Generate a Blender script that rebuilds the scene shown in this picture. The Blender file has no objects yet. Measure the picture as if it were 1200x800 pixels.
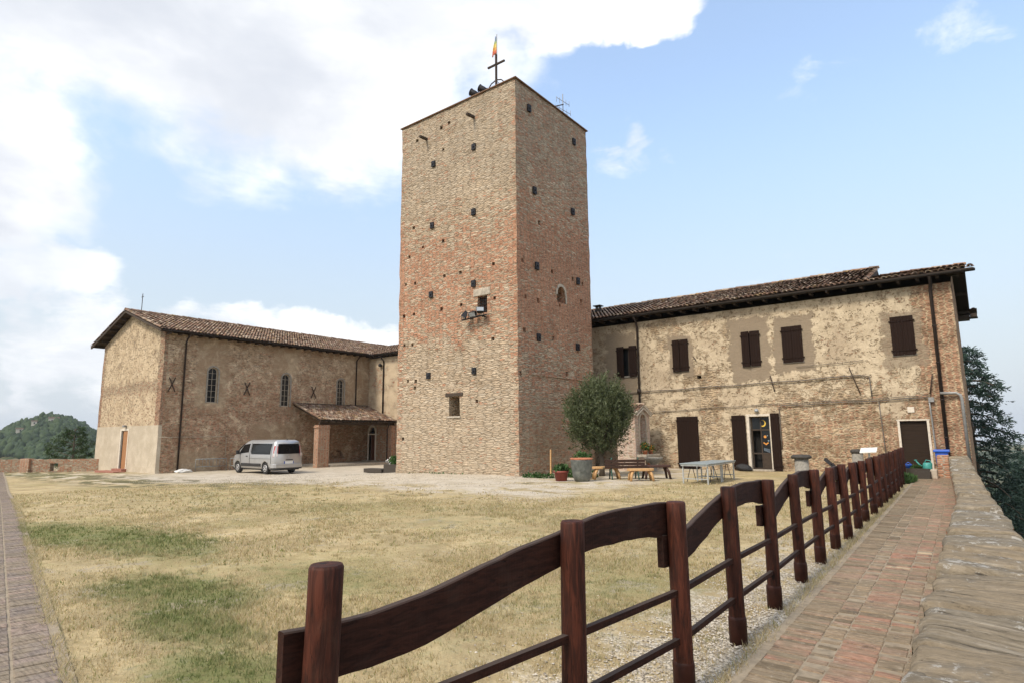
import bpy, bmesh, math, random
import numpy as np
from mathutils import Vector, Matrix, noise as mnoise
random.seed(7); rng = np.random.default_rng(7)
SC = bpy.context.scene
COL = SC.collection
R = math.radians
# ------------------------------------------------------------------ camera
# world frame: +X along the farmhouse front, +Y away along the fence, origin under the camera
cam_d = bpy.data.cameras.new('camera'); cam = bpy.data.objects.new('camera', cam_d); COL.objects.link(cam)
cam_d.sensor_width = 36; cam_d.lens = 21.14; cam_d.clip_start = .05; cam_d.clip_end = 20000
Mc = Matrix(((0.7913866646832106, 0.10040064726516626, 0.6030148066095219),
             (0.6112462566345808, -0.11506936604218561, -0.7830306857006701),
             (-0.009228256162225413, 0.9882705859365567, -0.15243388160385862)))
cam.matrix_world = Matrix.Translation((0, 0, 1.7)) @ Mc.to_4x4()
SC.camera = cam
# ------------------------------------------------------------------ light
SUN = Vector((-.10, -.72, .80)).normalized()
sd = bpy.data.lights.new('sun', 'SUN'); sd.energy = 2.0; sd.angle = R(11); sd.color = (1, .90, .76)
so = bpy.data.objects.new('sun', sd); COL.objects.link(so); so.rotation_euler = SUN.to_track_quat('Z', 'Y').to_euler()
SC.view_settings.view_transform = 'Standard'; SC.view_settings.look = 'None'
SC.view_settings.exposure = 0.82; SC.view_settings.gamma = 1; SC.view_settings.use_curve_mapping = False
SC.render.engine = 'CYCLES'
try:
    SC.cycles.max_bounces = 6; SC.cycles.diffuse_bounces = 3; SC.cycles.volume_bounces = 0
    SC.cycles.use_denoising = True
    SC.cycles.use_adaptive_sampling = False; SC.cycles.sample_clamp_indirect = 1.6; SC.cycles.sample_clamp_direct = 3.; SC.cycles.blur_glossy = 1.; SC.cycles.caustics_reflective = False; SC.cycles.caustics_refractive = False
except Exception: pass

# ------------------------------------------------------------------ node helper
class G:
    def __init__(s, nt): s.nt = nt
    def node(s, t, ins=None, **kw):
        n = s.nt.nodes.new(t)
        for k, v in kw.items(): setattr(n, k, v)
        for k, v in (ins or {}).items(): s.put(n.inputs[k], v)
        return n
    def put(s, sock, v):
        if isinstance(v, bpy.types.NodeSocket): s.nt.links.new(v, sock)
        elif isinstance(v, (tuple, list)) and sock.type == 'RGBA' and len(v) == 3: sock.default_value = (*v, 1)
        else: sock.default_value = v
    def m(s, op, a, b=0., c=0., clamp=False):
        n = s.node('ShaderNodeMath', operation=op); n.use_clamp = clamp
        for i, v in enumerate((a, b, c)): s.put(n.inputs[i], v)
        return n.outputs[0]
    def add(s, a, b): return s.m('ADD', a, b)
    def sub(s, a, b): return s.m('SUBTRACT', a, b)
    def mul(s, a, b): return s.m('MULTIPLY', a, b)
    def mx(s, *a):
        r = a[0]
        for b in a[1:]: r = s.m('MAXIMUM', r, b)
        return r
    def mn(s, *a):
        r = a[0]
        for b in a[1:]: r = s.m('MINIMUM', r, b)
        return r
    def sm(s, v, lo, hi, a=0., b=1.):
        n = s.node('ShaderNodeMapRange', interpolation_type='SMOOTHSTEP')
        for i, q in enumerate((v, lo, hi, a, b)): s.put(n.inputs[i], q)
        return n.outputs[0]
    def mix(s, f, a, b, blend='MIX'):
        n = s.node('ShaderNodeMix', data_type='RGBA', blend_type=blend)
        s.put(n.inputs[0], f); s.put(n.inputs[6], a); s.put(n.inputs[7], b)
        return n.outputs[2]
    def ramp(s, f, stops, interp='LINEAR'):
        n = s.node('ShaderNodeValToRGB'); cr = n.color_ramp; cr.interpolation = interp
        while len(cr.elements) < len(stops): cr.elements.new(.5)
        for e, (p, c) in zip(cr.elements, stops): e.position = p; e.color = (*c, 1)
        s.put(n.inputs[0], f); return n.outputs[0]
    def noise(s, vec, scale, detail=4., rough=.55, dist=0.):
        n = s.node('ShaderNodeTexNoise'); s.put(n.inputs['Vector'], vec)
        for k, v in (('Scale', scale), ('Detail', detail), ('Roughness', rough), ('Distortion', dist)): s.put(n.inputs[k], v)
        return n.outputs['Fac']
    def noisec(s, vec, scale, detail=3.):
        n = s.node('ShaderNodeTexNoise'); s.put(n.inputs['Vector'], vec); n.inputs['Scale'].default_value = scale; n.inputs['Detail'].default_value = detail
        return n.outputs['Color']
    def vor(s, vec, feature='F1', rand=1., dim='3D', scale=1.):
        n = s.node('ShaderNodeTexVoronoi', feature=feature, voronoi_dimensions=dim); s.put(n.inputs['Vector'], vec)
        n.inputs['Scale'].default_value = scale; n.inputs['Randomness'].default_value = rand
        return n
    def sep(s, v):
        n = s.node('ShaderNodeSeparateXYZ'); s.put(n.inputs[0], v); return n.outputs
    def sepc(s, v):
        n = s.node('ShaderNodeSeparateColor'); s.put(n.inputs[0], v); return n.outputs
    def comb(s, x, y, z):
        n = s.node('ShaderNodeCombineXYZ')
        for i, q in enumerate((x, y, z)): s.put(n.inputs[i], q)
        return n.outputs[0]
    def bump(s, h, strength=.5, dist=.05):
        n = s.node('ShaderNodeBump'); s.put(n.inputs['Height'], h); n.inputs['Strength'].default_value = strength; n.inputs['Distance'].default_value = dist
        return n.outputs['Normal']
    def pos(s): return s.node('ShaderNodeNewGeometry').outputs['Position']
    def obj(s): return s.node('ShaderNodeTexCoord').outputs['Object']
    def island(s): return s.node('ShaderNodeNewGeometry').outputs['Random Per Island']
    def attr(s, name): return s.node('ShaderNodeAttribute', attribute_name=name).outputs['Fac']
    def mulc(s, c, f):      # scale a colour by a value
        n = s.node('ShaderNodeVectorMath', operation='SCALE'); s.put(n.inputs[0], c); s.put(n.inputs['Scale'], f); return n.outputs[0]

# ------------------------------------------------------------------ sky
W = bpy.data.worlds.new('World'); SC.world = W; W.use_nodes = True
W.node_tree.nodes.clear(); g = G(W.node_tree)
dirv = g.node('ShaderNodeTexCoord').outputs['Generated']
dx, dy, dz = g.sep(dirv)
up = g.comb(dx, dy, g.mx(dz, .015))
sky = g.node('ShaderNodeTexSky', sky_type='NISHITA'); sky.sun_disc = False
sky.sun_elevation = math.asin(SUN.z); sky.sun_rotation = math.atan2(SUN.x, SUN.y)
sky.air_density = 1.3; sky.dust_density = 3.; sky.ozone_density = 1.2; sky.altitude = 200
g.put(sky.inputs[0], up)
rx = g.add(g.mul(dx, .7923), g.mul(dy, .6101)); ry = g.add(g.mul(dx, -.6101), g.mul(dy, .7923))
az = g.mul(g.m('ARCTAN2', rx, ry), 57.2958)
el = g.mul(g.m('ARCSINE', dz), 57.2958)
az0, el0 = az, el
wa = g.sepc(g.noisec(dirv, 5., 6.)); wb_ = g.sepc(g.noisec(dirv, 17., 5.))      # ragged cloud outlines
az = g.add(az, g.add(g.mul(g.sub(wa[0], .5), 17.), g.mul(g.sub(wb_[0], .5), 5.))); el = g.add(el, g.add(g.mul(g.sub(wa[1], .5), 13.), g.mul(g.sub(wb_[1], .5), 4.)))
def blob(a0, e0, ra, re, amp=1.):
    p = g.m('POWER', g.mul(g.sub(az, a0), 1 / ra), 2.); q = g.m('POWER', g.mul(g.sub(el, e0), 1 / re), 2.)
    return g.mul(g.sub(1., g.add(p, q)), amp)
big = g.mx(blob(-25, 41, 30, 21), blob(3, 41, 14, 7.2), blob(13, 36.5, 6, 2.4), blob(-49, 20, 13, 20, .8))
low = g.mx(blob(-17, 8.6, 13, 1.7, .55), blob(-11, 8.2, 6, 2.4, .6), blob(-40, 5.5, 7, 1.4, .5), blob(-34, 6.5, 9, 4, .6), blob(-38, 11, 7, 2.4, .55))
wisp = g.mx(blob(15, 26.0, 6, 1.5, .34), blob(25.5, 27.6, 3.2, 2.6, .26), blob(32, 29, 4, 2, .2), blob(41, 28.8, 5, 2.2, .34), blob(28, 29.5, 3, 1.6, .28), blob(14, 25.2, 5, 1.2, .3), blob(24, 12, 8, 2, .12))
behind = g.sub(g.mul(g.sm(g.m('ABSOLUTE', az), 58., 85.), .75), .45)  # unseen clouds behind the camera, added to brighten the ambient light
pl = g.comb(g.m('DIVIDE', rx, g.add(g.mx(dz, 0.), .35)), g.m('DIVIDE', ry, g.add(g.mx(dz, 0.), .35)), g.mul(dz, 2.))
n1 = g.noise(pl, 3.2, 9., .6, .25); n2 = g.noise(pl, 1.5, 6., .55, .2); n3 = g.noise(pl, 6., 8., .65, .6)
f_big = g.add(big, g.mul(g.sub(n1, .5), 1.15))
f_low = g.add(low, g.mul(g.sub(n3, .5), 1.1))
f_wsp = g.add(wisp, g.mul(g.sub(n3, .54), 1.5))
f_bh = g.add(behind, g.mul(g.sub(n2, .5), 1.6))
alpha = g.mx(g.sm(f_big, -.10, .50), g.mul(g.sm(f_low, .02, .5), .85), g.mul(g.sm(f_wsp, .05, .6), .75), g.mul(g.sm(f_bh, 0., .35), .9))
edge = g.sm(f_big, .75, .08)
lite = g.m('ADD', g.mul(edge, .55), g.mul(g.sm(n2, .42, .62), .6), clamp=True)
lite = g.mx(lite, g.sm(az0, -22., -4.)); lite = g.mul(lite, g.add(.45, g.mul(g.sm(n1, .38, .6), .65)))
ccol = g.mix(lite, (2.95, 3.12, 3.45), (5.0, 5.0, 5.0))
hz = g.sm(el0, 30., -1.)
skyc = g.mix(g.add(.14, g.mul(hz, .72)), g.mulc(sky.outputs[0], g.sub(1.26, g.mul(hz, .62))), (3.02, 3.36, 3.70))
tot = g.mix(alpha, skyc, ccol)
bg = g.node('ShaderNodeBackground', {'Color': tot, 'Strength': .145})
wo = g.node('ShaderNodeOutputWorld'); g.nt.links.new(bg.outputs[0], wo.inputs[0])

# ------------------------------------------------------------------ building helpers
def tag(o, label=None, cat=None, group=None, kind=None):
    if label: o['label'] = label
    if cat: o['category'] = cat
    if group: o['group'] = group
    if kind: o['kind'] = kind
    return o
def root(name, loc, label, cat, group=None, rz=0.):
    o = bpy.data.objects.new(name, None); COL.objects.link(o); o.location = loc; o.rotation_euler = (0, 0, rz)
    o.empty_display_size = .3
    o['wl'] = tuple(loc)
    return tag(o, label, cat, group)
def origin_of(o):
    p = Vector((0, 0, 0))
    while o is not None: p += o.location; o = o.parent
    return p
def orient(d):
    d = Vector(d).normalized(); a = Vector((0, 0, 1)) if abs(d.z) < .9 else Vector((1, 0, 0))
    x = d.cross(a).normalized(); return x, x.cross(d).normalized()
class MB:
    """collects shapes for ONE mesh object, in world coordinates"""
    def __init__(s): s.v = []; s.f = []; s.sm = []; s.t = []
    def raw(s, vs, fs, smooth=False, tint=0.):
        b = len(s.v); s.v += [tuple(p) for p in vs]
        for f in fs: s.f.append(tuple(i + b for i in f)); s.sm.append(smooth); s.t.append(tint)
        return s
    def box(s, x0, x1, y0, y1, z0, z1, tint=0.):
        vs = [(x, y, z) for z in (z0, z1) for y in (y0, y1) for x in (x0, x1)]
        return s.raw(vs, [(0, 2, 3, 1), (4, 5, 7, 6), (0, 1, 5, 4), (2, 6, 7, 3), (0, 4, 6, 2), (1, 3, 7, 5)], False, tint)
    def obox(s, c, ax, ay, az_, tint=0.):   # centre and three half-axes
        c, ax, ay, az_ = map(Vector, (c, ax, ay, az_))
        vs = [c + ax * i + ay * j + az_ * k for k in (-1, 1) for j in (-1, 1) for i in (-1, 1)]
        fs = [(0, 2, 3, 1), (4, 5, 7, 6), (0, 1, 5, 4), (2, 6, 7, 3), (0, 4, 6, 2), (1, 3, 7, 5)]
        if ax.cross(ay).dot(az_) < 0: fs = [f[::-1] for f in fs]
        return s.raw(vs, fs, False, tint)
    def bar(s, p, q, w, h=None, tint=0.):
        p, q = Vector(p), Vector(q); h = h or w; x, y = orient(q - p)
        return s.obox((p + q) / 2, x * w / 2, y * h / 2, (q - p) / 2, tint)
    def tube(s, path, rad, n=8, cap=True, smooth=True, tint=0.):
        path = [Vector(p) for p in path]
        if not isinstance(rad, (list, tuple)): rad = [rad] * len(path)
        vs = []; L = len(path); px = None
        for i, p in enumerate(path):
            d = path[min(i + 1, L - 1)] - path[max(i - 1, 0)]
            if px is None: x, y = orient(d)
            else:
                dn = d.normalized(); x = (px - dn * px.dot(dn)).normalized(); y = x.cross(dn)
            px = x
            for k in range(n):
                a = 2 * math.pi * k / n; vs.append(p + (x * math.cos(a) + y * math.sin(a)) * rad[i])
        fs = [(i * n + k, i * n + (k + 1) % n, (i + 1) * n + (k + 1) % n, (i + 1) * n + k) for i in range(L - 1) for k in range(n)]
        fs = [f[::-1] for f in fs]
        s.raw(vs, fs, smooth, tint)
        if cap:
            b = len(s.v) - len(vs)
            s.f.append(tuple(range(b, b + n))); s.sm.append(False); s.t.append(tint)
            s.f.append(tuple(range(b + (L - 1) * n, b + L * n))[::-1]); s.sm.append(False); s.t.append(tint)
        return s
    def lathe(s, c, prof, n=20, smooth=True, tint=0.):   # prof: (r, z) from below
        c = Vector(c); vs = []; L = len(prof)
        for r, z in prof:
            for k in range(n):
                a = 2 * math.pi * k / n; vs.append(c + Vector((r * math.cos(a), r * math.sin(a), z)))
        fs = [(i * n + k, i * n + (k + 1) % n, (i + 1) * n + (k + 1) % n, (i + 1) * n + k) for i in range(L - 1) for k in range(n)]
        s.raw(vs, fs, smooth, tint); b = len(s.v) - len(vs)
        if prof[0][0] > 1e-4: s.f.append(tuple(range(b, b + n))[::-1]); s.sm.append(False); s.t.append(tint)
        if prof[-1][0] > 1e-4: s.f.append(tuple(range(b + (L - 1) * n, b + L * n))); s.sm.append(False); s.t.append(tint)
        return s
    def prism(s, poly, ext, tint=0.):    # planar polygon (3-D points) swept by a vector
        ext = Vector(ext); n = len(poly); P = [Vector(p) for p in poly]
        nr = Vector((0, 0, 0))
        for i in range(n): nr += P[i].cross(P[(i + 1) % n])
        if nr.dot(ext) > 0: P = P[::-1]
        vs = P + [p + ext for p in P]
        fs = [tuple(range(n)), tuple(range(n, 2 * n))[::-1]] + [(i, i + n, (i + 1) % n + n, (i + 1) % n) for i in range(n)]
        return s.raw(vs, fs, False, tint)
    def build(s, name, mat, parent=None, local=False, bevel=0., label=None):
        me = bpy.data.meshes.new(name)
        o0 = Vector((0, 0, 0)) if (local or parent is None) else origin_of(parent)
        me.from_pydata([(p[0] - o0.x, p[1] - o0.y, p[2] - o0.z) for p in s.v], [], s.f)
        me.polygons.foreach_set('use_smooth', s.sm)
        if any(s.t):
            a = me.attributes.new('tint', 'FLOAT', 'FACE'); a.data.foreach_set('value', s.t)
        me.materials.append(mat); me.update()
        o = bpy.data.objects.new(name, me); COL.objects.link(o)
        if parent is not None: o.parent = parent
        if bevel:
            b = o.modifiers.new('bevel', 'BEVEL'); b.width = bevel; b.segments = 2; b.limit_method = 'ANGLE'; b.angle_limit = R(40)
        if label: o['label'] = label
        return o
def mesh_np(name, V, F, mat, parent=None, tint=None, smooth=False):
    me = bpy.data.meshes.new(name); n, k = F.shape
    o0 = np.array(origin_of(parent)) if parent is not None else 0.
    me.vertices.add(len(V)); me.vertices.foreach_set('co', (V - o0).astype(np.float32).ravel())
    me.loops.add(n * k); me.loops.foreach_set('vertex_index', F.astype(np.int32).ravel())
    me.polygons.add(n); me.polygons.foreach_set('loop_start', np.arange(0, n * k, k, dtype=np.int32))
    me.polygons.foreach_set('use_smooth', np.full(n, smooth))
    if tint is not None:
        a = me.attributes.new('tint', 'FLOAT', 'FACE'); a.data.foreach_set('value', tint.astype(np.float32))
    me.materials.append(mat); me.update(calc_edges=True); me.validate()
    o = bpy.data.objects.new(name, me); COL.objects.link(o)
    if parent is not None: o.parent = parent
    return o
def cut(o, mb):
    """real openings: boolean the boxes of mb out of o and keep the result as o's mesh"""
    me = bpy.data.meshes.new('cut'); me.from_pydata(mb.v, [], mb.f); me.update()
    off = origin_of(o)
    c = bpy.data.objects.new('cut', me); COL.objects.link(c)
    m = o.modifiers.new('b', 'BOOLEAN'); m.operation = 'DIFFERENCE'; m.solver = 'EXACT'; m.object = c; m.use_self = True
    dg = bpy.context.evaluated_depsgraph_get(); dg.update()
    new = bpy.data.meshes.new_from_object(o.evaluated_get(dg)); o.modifiers.clear(); old = o.data; nm = old.name
    o.data = new; bpy.data.meshes.remove(old); new.name = nm
    bpy.data.objects.remove(c); bpy.data.meshes.remove(me)
def arch_poly(a0, a1, z0, z1, mk, n=8, pointed=False):
    """outline of an arched opening; mk(a, z) gives the 3-D point"""
    w = (a1 - a0) / 2; c = (a0 + a1) / 2; rise = w * (1.25 if pointed else 1.)
    P = [mk(a0, z0), mk(a1, z0)]
    for i in range(n + 1):
        t = math.pi * i / n
        P.append(mk(c + w * math.cos(t), z1 - rise + rise * (math.sin(t) ** (.8 if pointed else 1))))
    return P
def ss(x, a, b):
    t = np.clip((np.asarray(x, float) - a) / (b - a), 0, 1); return t * t * (3 - 2 * t)
def gz(u, v):
    return -.45 * ss(-np.asarray(u, float), 18., 34.) - .15 * ss(-np.asarray(u, float), 42., 52.)
def gzf(u, v): return float(gz(u, v))
def copy_part(o, parent, loc=(0, 0, 0)):
    c = o.copy(); COL.objects.link(c); c.parent = parent; c.location = loc; return c
def copy_tree(o, parent=None):
    c = o.copy(); COL.objects.link(c); c.parent = parent
    for ch in list(o.children): copy_tree(ch, c)
    return c
# ------------------------------------------------------------------ materials
def newmat(name):
    m = bpy.data.materials.new(name); m.use_nodes = True; m.node_tree.nodes.clear()
    g = G(m.node_tree); b = g.node('ShaderNodeBsdfPrincipled'); o = g.node('ShaderNodeOutputMaterial'); g.nt.links.new(b.outputs[0], o.inputs[0])
    return m, g, b
def fin(g, b, col, rough=.85, normal=None, metal=0., spec=.3):
    g.put(b.inputs['Base Color'], col); g.put(b.inputs['Roughness'], rough); b.inputs['Metallic'].default_value = metal
    g.put(b.inputs['Specular IOR Level'], spec)
    if normal is not None: g.put(b.inputs['Normal'], normal)
def simple(name, col, rough=.6, metal=0., var=.25, scale=9., bump=.15, spec=.4, col2=None, stretch=None):
    """a plain surface with mottling, so that nothing is one flat colour"""
    m, g, b = newmat(name); p = g.obj()
    if stretch: x, y, z = g.sep(p); p = g.comb(g.mul(x, stretch[0]), g.mul(y, stretch[1]), g.mul(z, stretch[2]))
    n = g.noise(p, scale, 6., .62, .3)
    c2 = col2 or tuple(min(1, c * 1.45) for c in col); c1 = tuple(c * (1 - var) for c in col)
    c = g.ramp(n, [(.3, c1), (.52, col), (.75, tuple(col[i] * (1 - var) + c2[i] * var for i in range(3)))])
    fin(g, b, c, g.add(rough - .08, g.mul(n, .16)), g.bump(n, bump, .02) if bump else None, metal, spec)
    return m
STONES = [(0, (.31, .235, .16)), (.18, (.43, .335, .235)), (.36, (.37, .295, .215)), (.55, (.48, .385, .28)), (.74, (.41, .335, .25)), (.92, (.52, .435, .33)), (1, (.36, .31, .245))]
BRICKS = [(0, (.27, .13, .078)), (.25, (.43, .205, .125)), (.5, (.385, .20, .125)), (.75, (.49, .27, .175)), (1, (.35, .205, .135))]
def cells(g, pos, sx, sz, warp, seed, rand=.85):
    x, y, z = g.sep(pos); h = g.add(x, y)
    wc = g.sepc(g.noisec(pos, 2.2, 4.)); wf = g.sepc(g.noisec(pos, 9., 2.))
    wx = g.add(g.mul(g.sub(wc[0], .5), warp * 2.), g.mul(g.sub(wf[0], .5), warp * .5))
    wz = g.add(g.mul(g.sub(wc[1], .5), warp), g.mul(g.sub(wf[1], .5), warp * .6))
    p = g.comb(g.add(g.mul(g.add(h, wx), sx), seed), g.mul(g.add(z, wz), sz), 0.)
    v = g.vor(p, 'F1', rand, '2D'); e = g.vor(p, 'DISTANCE_TO_EDGE', rand, '2D')
    c = g.sepc(v.outputs['Color'])
    return c, e.outputs['Distance'], v.outputs['Position']
def masonry(g, pos, cov, joint=(.05, .2), mortar=(.46, .385, .29), stones=STONES, bricks=BRICKS, ssz=(2.7, 8.5), bsz=(4.2, 13.), seed=0., jdark=.75):
    """random rubble with bricks mixed in; cov (0..1) is the share of brick"""
    c, d, _ = cells(g, pos, ssz[0], ssz[1], .09, seed)
    cb, db, _ = cells(g, pos, bsz[0], bsz[1], .05, seed + 31.7, .6)
    isb = g.m('LESS_THAN', cb[1], cov)
    fine = g.noise(pos, 22., 5., .7); mid = g.noise(pos, 5., 4., .6)
    sc = g.ramp(c[0], stones); bc = g.ramp(cb[0], bricks)
    e = g.mix(isb, d, db); ec = g.sepc(e)[0]
    rnd = g.sepc(g.mix(isb, c[2], cb[2]))[0]
    col = g.mix(isb, sc, bc)
    jm = g.sm(g.add(ec, g.mul(g.sub(fine, .5), .1)), joint[0], joint[1])
    mcol = g.mulc(mortar, g.add(jdark, g.mul(mid, .4)))
    col = g.mix(jm, mcol, col)
    col = g.mulc(col, g.add(.62, g.mul(fine, .72)))
    hgt = g.add(g.mul(jm, .55), g.add(g.mul(fine, .3), g.mul(rnd, .4)))
    return col, hgt, fine, mid
def wash(g, p, col, tone, amt, lo=.42, hi=.62):
    x, y, z = g.sep(p); q = g.comb(x, y, g.mul(z, 1.8))
    a = g.noise(q, 4.2, 8., .75, .8); b_ = g.noise(q, 19., 5., .75, .5)
    f = g.sm(g.add(g.mul(a, .6), g.mul(b_, .4)), lo, hi)
    return g.mix(g.mul(f, amt), col, g.mulc(tone, g.add(.65, g.mul(b_, .7))))
def boxm(g, h, z, a0, a1, z0, z1, soft, wob):
    """1 inside a wobbly-edged rectangle on the wall"""
    cx, cz = (a0 + a1) / 2, (z0 + z1) / 2
    qx = g.sub(g.m('ABSOLUTE', g.sub(h, cx)), (a1 - a0) / 2); qz = g.sub(g.m('ABSOLUTE', g.sub(z, cz)), (z1 - z0) / 2)
    return g.sm(g.add(g.mx(qx, qz), wob), soft, -soft)

M = {}
# tower
m, g, b = newmat('tower_stone'); p = g.pos(); x, y, z = g.sep(p)
big = g.noise(p, .45, 4., .6); mid = g.noise(p, 1.6, 4., .6)
zone = g.mul(g.sm(g.add(z, g.mul(g.sub(mid, .5), 3.)), 5.2, 7.2), g.sm(g.add(z, g.mul(g.sub(big, .5), 6.)), 13., 10.))
qe = g.mx(g.sm(x, -15.95, -15.45), g.mul(g.sm(y, 25.9, 26.7), 1.), g.mul(g.sm(x, -22.3, -23.), .9))
cov = g.add(g.add(g.mul(zone, g.mul(g.sm(x, -15.0, -15.8, .62, 1.), .56)), g.mul(qe, .40)), g.add(.06, g.mul(g.sub(g.mul(g.add(big, mid), .5), .5), 1.5)))
col, h, fine, md = masonry(g, p, cov, joint=(.0, .16), mortar=(.42, .335, .24), ssz=(2.2, 13.), bsz=(4.0, 17.), jdark=.62)
big2 = g.noise(g.comb(x, y, g.mul(z, .5)), .9, 5., .65)
col = g.mulc(col, g.add(.78, g.mul(big2, .80)))
col = wash(g, p, col, g.mix(g.sm(cov, .3, .6), (.43, .345, .245), (.48, .30, .205)), .6, .44, .62); dk = g.noise(g.comb(x, y, g.mul(z, 4.2)), 4.6, 8., .82, .5); col = g.mulc(col, g.add(.46, g.mul(g.sm(dk, .37, .52), .62)))
col = g.mix(g.mul(g.mx(g.sm(z, 12., 15.), g.mul(g.sm(z, 5., 2.), .7)), g.mul(g.sm(md, .35, .65), .55)), col, (.39, .335, .26))
pale = g.mul(g.sm(z, 4.6, 1.), .35)
col = g.mix(g.mul(pale, g.sm(md, .4, .6)), col, (.52, .43, .31))
fin(g, b, col, .95, g.bump(h, 1., .07), spec=.1); M['tower'] = m

# farmhouse
m, g, b = newmat('farmhouse_plaster'); p = g.pos(); x, y, z = g.sep(p)
n0 = g.noise(p, .55, 5., .62, .4); n1 = g.noise(p, 1.7, 6., .68, .3); n2 = g.noise(p, 6.5, 5., .68, .4); n3 = g.noise(p, 15., 4., .7)
rightend = g.sm(x, -2.0, -1.1); low = g.mul(g.sm(g.add(z, g.mul(g.sub(n1, .5), 1.6)), 4.0, 1.7), g.sm(g.add(x, g.mul(g.sub(n1, .5), 2.)), -8.2, -6.2))
cov = g.add(g.add(g.mul(rightend, .75), g.mul(low, .5)), g.add(.12, g.mul(g.sub(n0, .5), 1.2)))
cov = g.add(cov, g.mul(g.sm(x, -4.2, -2.5), .25))
col, h, fine, md = masonry(g, p, cov, joint=(.06, .26), mortar=(.53, .405, .265), ssz=(3.2, 9.5), bsz=(4.6, 17.), jdark=.72,
    stones=[(0, (.24, .18, .12)), (.2, (.40, .30, .20)), (.45, (.33, .255, .175)), (.7, (.47, .37, .26)), (1, (.36, .30, .23))])
col = wash(g, p, col, (.47, .37, .255), g.sub(.8, g.add(g.mul(rightend, .55), g.mul(low, .12))), .42, .62); dk = g.noise(g.comb(x, y, g.mul(z, 1.9)), 5., 8., .78, .7); col = g.mulc(col, g.add(.45, g.mul(g.sm(dk, .36, .55), .62)))
plast = g.mix(g.sm(n1, .35, .68), (.47, .385, .27), (.60, .50, .36))
plast = g.mix(g.sm(n0, .52, .7), plast, (.43, .345, .245))
plast = g.mix(g.mul(g.sm(g.noise(p, 3.1, 7., .72, .6), .54, .68), .55), plast, (.33, .25, .16)); plast = g.mulc(plast, g.add(.68, g.mul(n3, .60)))
upright_ = g.mul(g.sm(x, -8.5, -6.5), g.mul(g.sm(z, 4.2, 5.6), g.sm(x, -1.9, -3.2)))
bias = g.add(g.mul(upright_, .42), g.mul(rightend, -.55))
bias = g.add(bias, g.mul(low, -.22)); bias = g.add(bias, g.mul(g.mul(g.sm(x, -9., -11.), g.sm(z, 1.4, .3)), -.2))
bias = g.add(bias, g.mul(boxm(g, x, z, -3.2, -2.5, 4.9, 7.3, .35, g.mul(g.sub(n2, .5), 1.2)), -.30))
bias = g.add(bias, g.mul(boxm(g, x, z, -10.6, -9.6, 2.4, 4.3, .25, g.mul(g.sub(n2, .5), .5)), -.2))
fld = g.add(g.add(g.mul(n0, .85), g.mul(n1, .75)), g.add(g.mul(n2, .26), bias))
pm = g.sm(fld, .83, .905)
holes = g.sm(g.add(n2, g.mul(n3, .45)), .815, .785)      # small chips through the plaster
holes = g.mx(holes, g.mul(g.sm(n1, .56, .62), .8)); pm = g.mul(pm, holes)
wob = g.mul(g.sub(n1, .5), 1.0); wob2 = g.mul(g.sub(n2, .5), .3); wb = g.add(wob, wob2)
cem = g.mx(boxm(g, x, z, -9.05, -7.25, 4.0, 7.0, .05, wb), boxm(g, x, z, -7.1, -5.4, 4.25, 6.85, .05, wb), boxm(g, x, z, -15.75, -13.9, 3.2, 7.0, .12, wb),
           g.mul(boxm(g, x, z, -2.85, -1.4, 4.2, 6.5, .05, wb), .75), boxm(g, x, z, -12.15, -10.9, 4.45, 6.5, .1, wb))
cemc = g.mulc((.25, .20, .145), g.add(.75, g.mul(n2, .5)))
brn = g.noise(p, 1.25, 7., .7, .9); col = g.mulc(col, g.add(.72, g.mul(g.sm(brn, .38, .60), .36))); col = g.mix(g.mul(g.mul(g.sm(brn, .50, .40), .38), g.sub(1., rightend)), col, (.235, .165, .095)); col = g.mix(pm, col, plast); col = g.mix(g.mul(cem, .93), col, cemc)
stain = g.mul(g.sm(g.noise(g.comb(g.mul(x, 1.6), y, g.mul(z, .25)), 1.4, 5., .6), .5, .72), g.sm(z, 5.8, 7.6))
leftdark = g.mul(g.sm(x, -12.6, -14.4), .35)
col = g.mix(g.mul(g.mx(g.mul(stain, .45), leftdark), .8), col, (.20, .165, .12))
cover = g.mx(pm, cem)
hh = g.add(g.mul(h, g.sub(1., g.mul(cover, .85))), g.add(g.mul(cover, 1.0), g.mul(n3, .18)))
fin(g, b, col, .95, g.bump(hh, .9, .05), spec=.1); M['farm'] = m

# church: facade faces -Y, nave wall faces +X
m, g, b = newmat('church_masonry'); p = g.pos(); x, y, z = g.sep(p)
n0 = g.noise(p, .5, 5., .62, .4); n1 = g.noise(p, 1.5, 6., .68, .3); n2 = g.noise(p, 6., 5., .68, .4); n3 = g.noise(p, 14., 4., .7)
fac = g.m('LESS_THAN', y, 16.70)
cov = g.add(g.sm(z, 7.6, 3.), g.mul(g.sub(n0, .5), 1.3)); cov = g.add(g.mul(cov, .62), .12)
quoin = g.mx(g.sm(x, -41.4, -40.9), g.sm(x, -50.1, -50.5)); cov = g.add(cov, g.mul(g.mul(quoin, fac), .6))
cov = g.sub(cov, g.mul(fac, .18))
col, h, fine, md = masonry(g, p, cov, joint=(.03, .2), mortar=(.38, .305, .22), ssz=(2.6, 9.), bsz=(4.0, 14.), seed=5., jdark=.66,
    stones=[(0, (.31, .225, .15)), (.3, (.45, .34, .23)), (.6, (.36, .28, .195)), (.85, (.52, .41, .29)), (1, (.35, .295, .23))],
    bricks=[(0, (.28, .14, .09)), (.35, (.43, .21, .135)), (.65, (.36, .21, .145)), (1, (.46, .28, .19))])
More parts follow.
